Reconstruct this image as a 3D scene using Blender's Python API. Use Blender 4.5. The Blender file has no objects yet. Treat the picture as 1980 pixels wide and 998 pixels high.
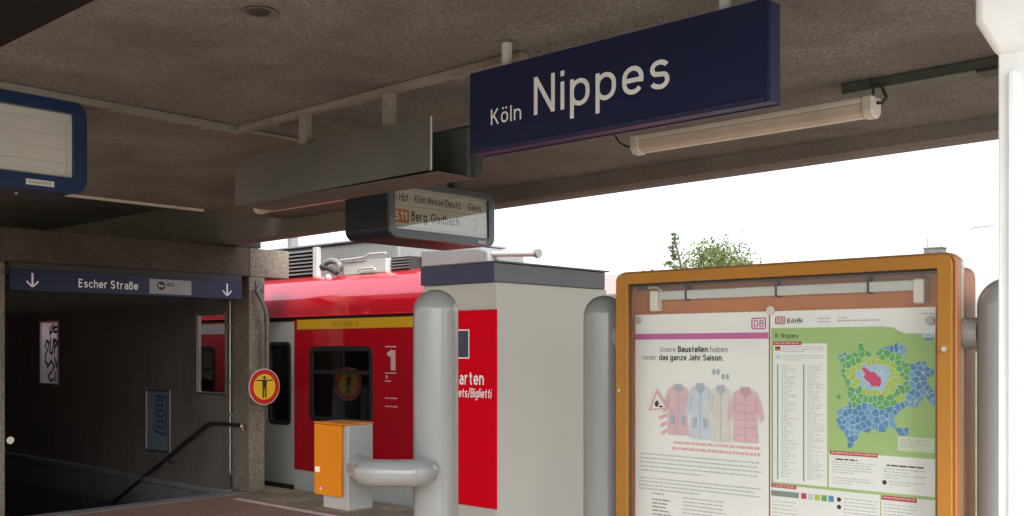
import bpy, bmesh, math, random
from mathutils import Vector
random.seed(7)
R = math.radians
scene = bpy.context.scene
COL = scene.collection

# ------------------------------------------------------------------ camera, sky, sun, exposure
EYE = 1.70
cam_d = bpy.data.cameras.new('camera')
cam = bpy.data.objects.new('camera', cam_d)
COL.objects.link(cam)
cam.location = (0, 0, EYE)
cam.rotation_euler = (R(90), 0, R(42.1))
cam_d.sensor_width = 36
cam_d.lens = 36 * 1950 / 1980
cam_d.shift_y = 176 / 1980
cam_d.clip_start = 0.02
cam_d.clip_end = 3000
scene.camera = cam

SUN_EL, SUN_AZ = 48, 125            # high, behind thick cloud
world = bpy.data.worlds.new('World')
scene.world = world
world.use_nodes = True
wn, wl = world.node_tree.nodes, world.node_tree.links
sky = wn.new('ShaderNodeTexSky')
sky.sky_type = 'NISHITA'
sky.sun_disc = False
sky.sun_elevation = R(SUN_EL)
sky.sun_rotation = R(SUN_AZ)
sky.dust_density = 4
bw = wn.new('ShaderNodeRGBToBW')
mixw = wn.new('ShaderNodeMix'); mixw.data_type = 'RGBA'
mixw.inputs[0].default_value = 0.66     # cloud cover takes the blue out of the sky
wl.new(sky.outputs[0], bw.inputs[0])
wl.new(sky.outputs[0], mixw.inputs[6])
wl.new(bw.outputs[0], mixw.inputs[7])
bg = wn['Background']
bg.inputs[1].default_value = 0.15
wl.new(mixw.outputs[2], bg.inputs[0])

sun_d = bpy.data.lights.new('sun', 'SUN')
sun_d.energy = 1.2
sun_d.angle = R(25)
sun_d.color = (1, 0.98, 0.955)
sun = bpy.data.objects.new('sun', sun_d)
COL.objects.link(sun)
_d = Vector((math.sin(R(SUN_AZ)) * math.cos(R(SUN_EL)), math.cos(R(SUN_AZ)) * math.cos(R(SUN_EL)), math.sin(R(SUN_EL))))
sun.rotation_euler = (-_d).to_track_quat('-Z', 'Y').to_euler()

scene.view_settings.view_transform = 'Standard'
scene.view_settings.look = 'None'
scene.view_settings.gamma = 1
scene.view_settings.use_curve_mapping = False
scene.view_settings.exposure = 1.82
scene.render.engine = 'CYCLES'
scene.cycles.use_denoising = True
scene.cycles.max_bounces = 10
scene.cycles.diffuse_bounces = 6
scene.cycles.transparent_max_bounces = 16

# ------------------------------------------------------------------ materials
MATS = {}
def mat(name, col, rough=0.5, metal=0.0, var=0.12, vs=2.0, bump=0.0, bs=60, spec=0.5, coat=0.0, dirt=0.0, dirtcol=(0.06, 0.05, 0.04), ds=1.2):
    if name in MATS: return MATS[name]
    m = bpy.data.materials.new(name); m.use_nodes = True
    N, L = m.node_tree.nodes, m.node_tree.links
    b = N['Principled BSDF']
    tc = N.new('ShaderNodeTexCoord')
    n1 = N.new('ShaderNodeTexNoise'); n1.inputs['Scale'].default_value = vs
    n1.inputs['Detail'].default_value = 6; n1.inputs['Roughness'].default_value = 0.65
    L.new(tc.outputs['Object'], n1.inputs['Vector'])
    rp = N.new('ShaderNodeValToRGB')
    rp.color_ramp.elements[0].position = 0.3; rp.color_ramp.elements[1].position = 0.7
    rp.color_ramp.elements[0].color = tuple(c * (1 - var) for c in col) + (1,)
    rp.color_ramp.elements[1].color = tuple(min(1, c * (1 + var)) for c in col) + (1,)
    L.new(n1.outputs['Fac'], rp.inputs['Fac'])
    out = rp.outputs['Color']
    if dirt > 0:
        n2 = N.new('ShaderNodeTexNoise'); n2.inputs['Scale'].default_value = ds
        n2.inputs['Detail'].default_value = 9; n2.inputs['Roughness'].default_value = 0.7
        mp = N.new('ShaderNodeMapping'); mp.inputs['Scale'].default_value = (3, 3, 0.6)
        L.new(tc.outputs['Object'], mp.inputs['Vector']); L.new(mp.outputs[0], n2.inputs['Vector'])
        r2 = N.new('ShaderNodeMapRange'); r2.inputs[1].default_value = 0.48; r2.inputs[2].default_value = 0.78
        r2.inputs[4].default_value = dirt
        L.new(n2.outputs['Fac'], r2.inputs[0])
        mx = N.new('ShaderNodeMix'); mx.data_type = 'RGBA'
        L.new(r2.outputs[0], mx.inputs[0]); L.new(out, mx.inputs[6])
        mx.inputs[7].default_value = dirtcol + (1,)
        out = mx.outputs[2]
    L.new(out, b.inputs['Base Color'])
    rr = N.new('ShaderNodeMapRange')
    rr.inputs[3].default_value = max(0.02, rough * 0.8); rr.inputs[4].default_value = min(1, rough * 1.2)
    L.new(n1.outputs['Fac'], rr.inputs[0]); L.new(rr.outputs[0], b.inputs['Roughness'])
    b.inputs['Metallic'].default_value = metal
    b.inputs['Specular IOR Level'].default_value = spec
    b.inputs['Coat Weight'].default_value = coat
    b.inputs['Coat Roughness'].default_value = 0.05
    if bump > 0:
        nb = N.new('ShaderNodeTexNoise'); nb.inputs['Scale'].default_value = bs; nb.inputs['Detail'].default_value = 4
        L.new(tc.outputs['Object'], nb.inputs['Vector'])
        bp = N.new('ShaderNodeBump'); bp.inputs['Strength'].default_value = bump; bp.inputs['Distance'].default_value = 0.01
        L.new(nb.outputs['Fac'], bp.inputs['Height']); L.new(bp.outputs[0], b.inputs['Normal'])
    MATS[name] = m
    return m

def concrete(name, dark, light, grain=120, stain=(0.07, 0.055, 0.05), stain_amt=0.5, bump=0.5):
    m = bpy.data.materials.new(name); m.use_nodes = True
    N, L = m.node_tree.nodes, m.node_tree.links
    b = N['Principled BSDF']; b.inputs['Roughness'].default_value = 0.92; b.inputs['Specular IOR Level'].default_value = 0.2
    tc = N.new('ShaderNodeTexCoord')
    v = N.new('ShaderNodeTexVoronoi'); v.inputs['Scale'].default_value = grain
    L.new(tc.outputs['Object'], v.inputs['Vector'])
    bwn = N.new('ShaderNodeRGBToBW'); L.new(v.outputs['Color'], bwn.inputs[0])
    n0 = N.new('ShaderNodeTexNoise'); n0.inputs['Scale'].default_value = grain * 0.35; n0.inputs['Detail'].default_value = 5
    n0.inputs['Roughness'].default_value = 0.8
    L.new(tc.outputs['Object'], n0.inputs['Vector'])
    mxf = N.new('ShaderNodeMix'); mxf.inputs[0].default_value = 0.55
    L.new(bwn.outputs[0], mxf.inputs[2]); L.new(n0.outputs['Fac'], mxf.inputs[3])
    rp = N.new('ShaderNodeValToRGB')
    rp.color_ramp.elements[0].position = 0.3; rp.color_ramp.elements[1].position = 0.7
    rp.color_ramp.elements[0].color = dark + (1,); rp.color_ramp.elements[1].color = light + (1,)
    L.new(mxf.outputs[0], rp.inputs['Fac'])
    n1 = N.new('ShaderNodeTexNoise'); n1.inputs['Scale'].default_value = 1.15; n1.inputs['Detail'].default_value = 8; n1.inputs['Distortion'].default_value = 0.6
    n1.inputs['Roughness'].default_value = 0.6
    L.new(tc.outputs['Object'], n1.inputs['Vector'])
    r1 = N.new('ShaderNodeMapRange'); r1.inputs[1].default_value = 0.40; r1.inputs[2].default_value = 0.66; r1.inputs[4].default_value = stain_amt
    L.new(n1.outputs['Fac'], r1.inputs[0])
    mx = N.new('ShaderNodeMix'); mx.data_type = 'RGBA'
    L.new(r1.outputs[0], mx.inputs[0]); L.new(rp.outputs[0], mx.inputs[6]); mx.inputs[7].default_value = stain + (1,)
    L.new(mx.outputs[2], b.inputs['Base Color'])
    bp = N.new('ShaderNodeBump'); bp.inputs['Strength'].default_value = bump; bp.inputs['Distance'].default_value = 0.006
    L.new(mxf.outputs[0], bp.inputs['Height']); L.new(bp.outputs[0], b.inputs['Normal'])
    MATS[name] = m
    return m

def glass(name, tint=(0.9, 0.92, 0.9), rough=0.0, ior=1.45):
    m = bpy.data.materials.new(name); m.use_nodes = True
    N, L = m.node_tree.nodes, m.node_tree.links
    N.remove(N['Principled BSDF'])
    t = N.new('ShaderNodeBsdfTransparent'); t.inputs[0].default_value = tint + (1,)
    g = N.new('ShaderNodeBsdfGlossy'); g.inputs['Roughness'].default_value = rough
    f0 = ((ior - 1) / (ior + 1)) ** 2          # Schlick reflectance, the same from both sides of the sheet
    ge = N.new('ShaderNodeNewGeometry')
    dt = N.new('ShaderNodeVectorMath'); dt.operation = 'DOT_PRODUCT'
    L.new(ge.outputs['Normal'], dt.inputs[0]); L.new(ge.outputs['Incoming'], dt.inputs[1])
    ab = N.new('ShaderNodeMath'); ab.operation = 'ABSOLUTE'; L.new(dt.outputs['Value'], ab.inputs[0])
    om = N.new('ShaderNodeMath'); om.operation = 'SUBTRACT'; om.inputs[0].default_value = 1; L.new(ab.outputs[0], om.inputs[1])
    pw = N.new('ShaderNodeMath'); pw.operation = 'POWER'; pw.inputs[1].default_value = 5; L.new(om.outputs[0], pw.inputs[0])
    fr = N.new('ShaderNodeMath'); fr.operation = 'MULTIPLY_ADD'; fr.inputs[1].default_value = 1 - f0; fr.inputs[2].default_value = f0
    L.new(pw.outputs[0], fr.inputs[0])
    mx = N.new('ShaderNodeMixShader')
    L.new(fr.outputs[0], mx.inputs[0]); L.new(t.outputs[0], mx.inputs[1]); L.new(g.outputs[0], mx.inputs[2])
    L.new(mx.outputs[0], N['Material Output'].inputs[0])
    MATS[name] = m
    return m

def leafmat(name, c1, c2):
    m = bpy.data.materials.new(name); m.use_nodes = True
    N, L = m.node_tree.nodes, m.node_tree.links
    N.remove(N['Principled BSDF'])
    tc = N.new('ShaderNodeTexCoord')
    n = N.new('ShaderNodeTexNoise'); n.inputs['Scale'].default_value = 1.3; n.inputs['Detail'].default_value = 6
    L.new(tc.outputs['Object'], n.inputs['Vector'])
    rp = N.new('ShaderNodeValToRGB'); rp.color_ramp.elements[0].position = 0.35; rp.color_ramp.elements[1].position = 0.68
    rp.color_ramp.elements[0].color = c1 + (1,); rp.color_ramp.elements[1].color = c2 + (1,)
    L.new(n.outputs['Fac'], rp.inputs[0])
    d = N.new('ShaderNodeBsdfDiffuse'); t = N.new('ShaderNodeBsdfTranslucent'); mx = N.new('ShaderNodeMixShader'); mx.inputs[0].default_value = 0.45
    L.new(rp.outputs[0], d.inputs[0]); L.new(rp.outputs[0], t.inputs[0])
    L.new(d.outputs[0], mx.inputs[1]); L.new(t.outputs[0], mx.inputs[2]); L.new(mx.outputs[0], N['Material Output'].inputs[0])
    MATS[name] = m
    return m

SOFFIT = concrete('exposed_aggregate', (0.108, 0.106, 0.093), (0.31, 0.308, 0.276), 150, (0.098, 0.088, 0.083), 0.6)
EDGE = concrete('lit_edge_concrete', (0.19, 0.175, 0.162), (0.30, 0.28, 0.262), 150, (0.165, 0.148, 0.14), 0.5, 0.15)  # smoother grain; lighter tone stands in for light on the beam's inner face
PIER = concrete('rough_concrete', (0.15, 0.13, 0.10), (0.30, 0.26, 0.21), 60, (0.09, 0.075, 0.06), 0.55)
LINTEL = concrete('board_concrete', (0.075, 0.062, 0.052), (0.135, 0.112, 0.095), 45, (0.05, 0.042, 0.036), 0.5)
FLOOR = concrete('platform_asphalt', (0.22, 0.13, 0.10), (0.36, 0.225, 0.17), 70, (0.19, 0.11, 0.085), 0.6, 0.3)
COPE = concrete('coping_concrete', (0.17, 0.14, 0.10), (0.34, 0.30, 0.23), 45, (0.10, 0.095, 0.05), 0.6, 0.4)
BALLAST = concrete('ballast', (0.06, 0.05, 0.04), (0.32, 0.26, 0.21), 18, (0.13, 0.09, 0.07), 0.4, 1.0)
EARTH = concrete('earth', (0.10, 0.10, 0.06), (0.20, 0.19, 0.11), 3, (0.07, 0.09, 0.04), 0.5, 0.3)
WALLP = mat('dark_wall_paint', (0.165, 0.142, 0.134), 0.7, var=0.2, vs=1.5, bump=0.1, bs=80, dirt=0.5, dirtcol=(0.06, 0.055, 0.05))
LEDGE = mat('stair_ledge', (0.22, 0.21, 0.20), 0.7, var=0.2, dirt=0.5)
STEPM = mat('stair_stone', (0.16, 0.15, 0.14), 0.8, var=0.25, bump=0.2)
WHITEP = mat('white_column_paint', (0.82, 0.83, 0.82), 0.42, var=0.05, vs=4, bump=0.08, bs=25, dirt=0.35, dirtcol=(0.5, 0.5, 0.48), ds=2.5)
NAVY = mat('sign_blue', (0.014, 0.019, 0.066), 0.35, var=0.08, vs=1.2, spec=0.3)
NAVYEDGE = mat('sign_edge_blue', (0.02, 0.021, 0.07), 0.45, var=0.1)
WHITET = mat('white_lettering', (0.86, 0.88, 0.89), 0.55, var=0.03)
BLACKT = mat('black_print', (0.02, 0.02, 0.022), 0.6, var=0.05)
FINEP = mat('fine_print', (0.50, 0.52, 0.52), 0.6, var=0.1)
GREYT = mat('grey_print', (0.34, 0.35, 0.36), 0.6, var=0.1)
ALU = mat('aluminium', (0.55, 0.55, 0.53), 0.38, metal=0.9, var=0.08, dirt=0.3)
GALV = mat('galvanised_sheet', (0.135, 0.142, 0.138), 0.5, metal=0.3, var=0.15, vs=3, dirt=0.35, dirtcol=(0.16, 0.15, 0.13))
CONDUIT = mat('conduit_paint', (0.25, 0.23, 0.20), 0.6, var=0.15, dirt=0.45, dirtcol=(0.16, 0.13, 0.11))
DARKDUCT = mat('dark_green_duct', (0.07, 0.08, 0.07), 0.5, var=0.2, dirt=0.3)
DARKSTEEL = mat('dark_steel', (0.035, 0.034, 0.034), 0.6, var=0.2)
LAMPW = mat('lamp_housing', (0.72, 0.69, 0.60), 0.45, var=0.06, dirt=0.25, dirtcol=(0.4, 0.33, 0.25))
LAMPD = mat('lamp_diffuser', (0.66, 0.58, 0.47), 0.3, var=0.08, dirt=0.3, dirtcol=(0.3, 0.24, 0.18))
CABLE = mat('cable_black', (0.03, 0.026, 0.026), 0.5)
GREYTUBE = mat('grey_tube_paint', (0.27, 0.28, 0.275), 0.22, var=0.03, vs=1.2, coat=0.35, bump=0.02, bs=30, dirt=0.14, dirtcol=(0.2, 0.2, 0.19), ds=6)
ORANGE = mat('orange_enamel', (0.53, 0.168, 0.003), 0.5, var=0.05, coat=0.0, spec=0.12, dirt=0.15, dirtcol=(0.38, 0.1, 0.004))
CASEO = mat('case_orange', (0.40, 0.175, 0.022), 0.5, var=0.08, coat=0.0, spec=0.3, dirt=0.35, dirtcol=(0.34, 0.16, 0.05), ds=2.5)
CASEB = mat('case_back_orange', (0.47, 0.16, 0.05), 0.6, var=0.14, dirt=0.3, dirtcol=(0.3, 0.13, 0.06), ds=2)
CASES = mat('case_side_brown', (0.33, 0.13, 0.045), 0.45, var=0.12, dirt=0.3)
SEAL = mat('rubber_seal', (0.02, 0.018, 0.016), 0.6)
PAPER = mat('poster_paper', (0.84, 0.86, 0.83), 0.6, var=0.03, vs=1.5)
MAGENTA = mat('print_magenta', (0.56, 0.13, 0.34), 0.6, var=0.04)
REDP = mat('print_red', (0.50, 0.05, 0.07), 0.6, var=0.05)
PINKP = mat('print_pink', (0.74, 0.42, 0.47), 0.6, var=0.06)
PALEG = mat('print_pale_green', (0.62, 0.72, 0.52), 0.6, var=0.03)
MIDG = mat('print_green', (0.36, 0.56, 0.20), 0.6, var=0.04)
ZGREEN = mat('print_zone_green', (0.12, 0.40, 0.10), 0.6, var=0.15, vs=20)
ZLIME = mat('print_zone_lime', (0.42, 0.58, 0.06), 0.6, var=0.1, vs=20)
ZBLUE = mat('print_zone_blue', (0.08, 0.25, 0.50), 0.6, var=0.2, vs=20)
ZSKY = mat('print_zone_sky', (0.36, 0.55, 0.74), 0.6, var=0.1, vs=20)
ZPINK = mat('print_zone_pink', (0.62, 0.04, 0.16), 0.6, var=0.05)
TEAL = mat('print_teal', (0.16, 0.36, 0.40), 0.6, var=0.2, vs=60)
PASTELB = mat('print_pastel_blue', (0.58, 0.66, 0.74), 0.6, var=0.08, vs=25)
PASTELC = mat('print_pastel_cream', (0.68, 0.66, 0.61), 0.6, var=0.08, vs=25)
PASTELG = mat('print_pastel_grey', (0.42, 0.46, 0.54), 0.6, var=0.12, vs=25)
TRAINRED = mat('train_red', (0.47, 0.004, 0.014), 0.20, var=0.05, coat=1.0, dirt=0.06, dirtcol=(0.3, 0.02, 0.02))
TRAINRED.node_tree.nodes['Principled BSDF'].inputs['Coat IOR'].default_value = 2.4
TRAINGREY = mat('train_light_grey', (0.40, 0.41, 0.39), 0.35, var=0.05, dirt=0.3, dirtcol=(0.25, 0.24, 0.22))
TRAINDARK = mat('train_underframe', (0.025, 0.024, 0.024), 0.7)
YELLOW = mat('first_class_yellow', (0.52, 0.30, 0.012), 0.4, var=0.05)
ROOFGREY = mat('roof_unit_grey', (0.17, 0.175, 0.17), 0.5, var=0.1, dirt=0.3)
ROOFPALE = mat('roof_unit_pale', (0.38, 0.39, 0.37), 0.5, var=0.06, dirt=0.2, dirtcol=(0.4, 0.4, 0.38))
RUBBER = mat('window_rubber', (0.012, 0.012, 0.012), 0.5)
SEATM = mat('seat_fabric', (0.22, 0.23, 0.28), 0.9, var=0.2)
INTERIOR = mat('carriage_lining', (0.5, 0.5, 0.48), 0.6)
MACHW = mat('machine_light_grey', (0.47, 0.475, 0.43), 0.4, var=0.03, dirt=0.15, dirtcol=(0.42, 0.42, 0.39), ds=1.5)
MACHR = mat('machine_red', (0.66, 0.0004, 0.012), 0.65, spec=0.05, var=0.05)
MACHN = mat('machine_navy', (0.03, 0.03, 0.085), 0.4, var=0.08)
MACHD = mat('machine_slate', (0.13, 0.13, 0.15), 0.5, var=0.08)
DISPB = mat('display_blue', (0.008, 0.030, 0.095), 0.3, var=0.1, coat=0.2)
DISPG = mat('display_slate', (0.020, 0.026, 0.040), 0.5, var=0.1, coat=0.05, spec=0.3)
DISPF = mat('display_bezel_grey', (0.095, 0.108, 0.125), 0.32, var=0.08, coat=0.3)
FLAPW = mat('display_white_flap', (0.70, 0.68, 0.62), 0.5, var=0.04, dirt=0.15, dirtcol=(0.6, 0.57, 0.5))
FLAPC = mat('display_cream', (0.66, 0.64, 0.56), 0.5, var=0.05)
SBAHN = mat('line_badge_orange', (0.56, 0.16, 0.03), 0.5, var=0.06)
SIGNRED = mat('prohibition_red', (0.55, 0.02, 0.015), 0.4, var=0.06)
SIGNYEL = mat('prohibition_yellow', (0.83, 0.50, 0.02), 0.4, var=0.06)
POLEM = mat('pole_grey_brown', (0.14, 0.13, 0.12), 0.5, var=0.15)
RAILM = mat('handrail_black', (0.03, 0.027, 0.026), 0.35, var=0.1)
CHROME = mat('chrome', (0.8, 0.8, 0.78), 0.2, metal=1.0)
GREYBOX = mat('sign_grey_field', (0.30, 0.31, 0.32), 0.5, var=0.06)
STEELRAIL = mat('rail_steel', (0.25, 0.20, 0.17), 0.4, metal=0.7, var=0.2)
SLEEPER = mat('concrete_sleeper', (0.36, 0.32, 0.27), 0.85, var=0.25, bump=0.2)
BARK = mat('bark', (0.11, 0.085, 0.06), 0.9, var=0.25, bump=0.6, bs=20)
LEAF1 = leafmat('leaf_lime', (0.075, 0.105, 0.035), (0.21, 0.25, 0.10))
LEAF2 = leafmat('leaf_dark', (0.05, 0.09, 0.035), (0.15, 0.20, 0.09))
RENDERW = mat('house_render', (0.66, 0.63, 0.55), 0.85, var=0.06, dirt=0.15)
BRICKH = mat('house_brick_paint', (0.42, 0.32, 0.26), 0.85, var=0.12)
TILE = mat('roof_tile', (0.24, 0.20, 0.19), 0.8, var=0.2, vs=8)
GLASS_CLEAR = glass('clear_glass', (0.985, 0.99, 0.985))
GLASS_TINT = glass('tinted_glass', (0.62, 0.62, 0.62), 0.02, 1.7)
GLASS_DISP = glass('display_glass', (0.92, 0.93, 0.90), 0.0, 2.4)
GLASS_DIRTY = glass('dirty_glass', (0.90, 0.89, 0.88), 0.15, 1.5)
def frosted():
    m = bpy.data.materials.new('frosted_glass'); m.use_nodes = True
    N, L = m.node_tree.nodes, m.node_tree.links
    N.remove(N['Principled BSDF'])
    t = N.new('ShaderNodeBsdfTranslucent'); t.inputs[0].default_value = (0.85, 0.80, 0.79, 1)
    d = N.new('ShaderNodeBsdfTransparent'); d.inputs[0].default_value = (0.8, 0.8, 0.8, 1)
    mx = N.new('ShaderNodeMixShader'); mx.inputs[0].default_value = 0.35
    L.new(t.outputs[0], mx.inputs[1]); L.new(d.outputs[0], mx.inputs[2]); L.new(mx.outputs[0], N['Material Output'].inputs[0])
    return m
GLASS_FROST = frosted()

# ------------------------------------------------------------------ mesh helpers
class G:
    """collects geometry in world coordinates; build() links it as one mesh object"""
    def __init__(self): self.v = []; self.f = []
    def add(self, vs, fs):
        o = len(self.v); self.v += [tuple(p) for p in vs]; self.f += [tuple(i + o for i in f) for f in fs]; return self
    def box(self, x0, x1, y0, y1, z0, z1):
        return self.add([(x0, y0, z0), (x1, y0, z0), (x1, y1, z0), (x0, y1, z0), (x0, y0, z1), (x1, y0, z1), (x1, y1, z1), (x0, y1, z1)],
                        [(0, 3, 2, 1), (4, 5, 6, 7), (0, 1, 5, 4), (1, 2, 6, 5), (2, 3, 7, 6), (3, 0, 4, 7)])
    def poly(self, pts): return self.add(pts, [tuple(range(len(pts)))])
    def extrude(self, pts, vec):
        n = len(pts); vec = Vector(vec)
        vs = [Vector(p) for p in pts] + [Vector(p) + vec for p in pts]
        return self.add(vs, [tuple(range(n))[::-1], tuple(range(n, 2 * n))] + [(i, (i + 1) % n, n + (i + 1) % n, n + i) for i in range(n)])
    def ring(self, outer, inner, mp, d0, d1):
        n = len(outer)
        vs = [mp(u, v, d0) for u, v in outer] + [mp(u, v, d0) for u, v in inner] + [mp(u, v, d1) for u, v in outer] + [mp(u, v, d1) for u, v in inner]
        fs = []
        for i in range(n):
            j = (i + 1) % n
            fs += [(i, j, n + j, n + i), (2 * n + i, 3 * n + i, 3 * n + j, 2 * n + j), (i, 2 * n + i, 2 * n + j, j), (n + i, n + j, 3 * n + j, 3 * n + i)]
        return self.add(vs, fs)
    def slab(self, pts2, mp, d0, d1):
        n = len(pts2)
        vs = [mp(u, v, d0) for u, v in pts2] + [mp(u, v, d1) for u, v in pts2]
        return self.add(vs, [tuple(range(n))[::-1], tuple(range(n, 2 * n))] + [(i, (i + 1) % n, n + (i + 1) % n, n + i) for i in range(n)])
    def flat(self, pts2, mp, d=0.0): return self.add([mp(u, v, d) for u, v in pts2], [tuple(range(len(pts2)))])
    def rect(self, u0, u1, v0, v1, mp, d=0.0): return self.flat([(u0, v0), (u1, v0), (u1, v1), (u0, v1)], mp, d)
    def tube(self, path, r, seg=12, cap=True):
        path = [Vector(p) for p in path]; n = len(path)
        rs = r if isinstance(r, (list, tuple)) else [r] * n
        t0 = (path[1] - path[0]).normalized()
        a = Vector((0, 0, 1)) if abs(t0.z) < 0.9 else Vector((1, 0, 0))
        nrm = t0.cross(a).normalized(); vs = []; fs = []
        for i, p in enumerate(path):
            t = (path[min(i + 1, n - 1)] - path[max(i - 1, 0)]).normalized()
            nrm = (nrm - t * nrm.dot(t)).normalized(); bn = t.cross(nrm)
            for k in range(seg):
                c = 2 * math.pi * k / seg
                vs.append(p + (nrm * math.cos(c) + bn * math.sin(c)) * rs[i])
        for i in range(n - 1):
            for k in range(seg):
                fs.append((i * seg + k, i * seg + (k + 1) % seg, (i + 1) * seg + (k + 1) % seg, (i + 1) * seg + k))
        if cap: fs += [tuple(range(seg))[::-1], tuple(range((n - 1) * seg, n * seg))]
        return self.add(vs, fs)
    def lathe(self, c, prof, seg=32):
        vs = []; fs = []; n = len(prof)
        for r, z in prof:
            for k in range(seg):
                a = 2 * math.pi * k / seg
                vs.append((c[0] + r * math.cos(a), c[1] + r * math.sin(a), c[2] + z))
        for i in range(n - 1):
            for k in range(seg):
                fs.append((i * seg + k, i * seg + (k + 1) % seg, (i + 1) * seg + (k + 1) % seg, (i + 1) * seg + k))
        fs += [tuple(range(seg))[::-1], tuple(range((n - 1) * seg, n * seg))]
        return self.add(vs, fs)
    def text(self, s, u, v, mp, cap, width=None, d=0.0, bold=0.0, align='l', italic=0.0, dz=.0002):
        vs, fs, w = glyphs(s, bold)
        k = cap / CAPH
        kx = (width / w) if width else k * 0.88
        off = 0 if align == 'l' else (-w * kx if align == 'r' else -w * kx / 2)
        return self.add([mp(u + off + p[0] * kx + p[1] * k * italic, v + p[1] * k, d + dz * p[2]) for p in vs], fs)
    def build(self, name, m, parent=None, smooth=False, bevel=0.0, seg=2, recalc=True, **props):
        root = parent
        while root is not None and root.parent is not None: root = root.parent
        o = root.location if root is not None else Vector((0, 0, 0))
        me = bpy.data.meshes.new(name)
        me.from_pydata([(p[0] - o[0], p[1] - o[1], p[2] - o[2]) for p in self.v], [], self.f)
        if recalc:
            bm = bmesh.new(); bm.from_mesh(me); bmesh.ops.recalc_face_normals(bm, faces=bm.faces); bm.to_mesh(me); bm.free()
        me.materials.append(m)
        ob = bpy.data.objects.new(name, me); COL.objects.link(ob)
        if parent is not None: ob.parent = parent
        if smooth:
            me.polygons.foreach_set('use_smooth', [True] * len(me.polygons))
            try: me.set_sharp_from_angle(angle=R(40))
            except Exception: pass
        if bevel > 0:
            b = ob.modifiers.new('edge', 'BEVEL'); b.width = bevel; b.segments = seg; b.limit_method = 'ANGLE'; b.angle_limit = R(40)
            b.harden_normals = False
        for k, val in props.items(): ob[k] = val
        return ob

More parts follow.
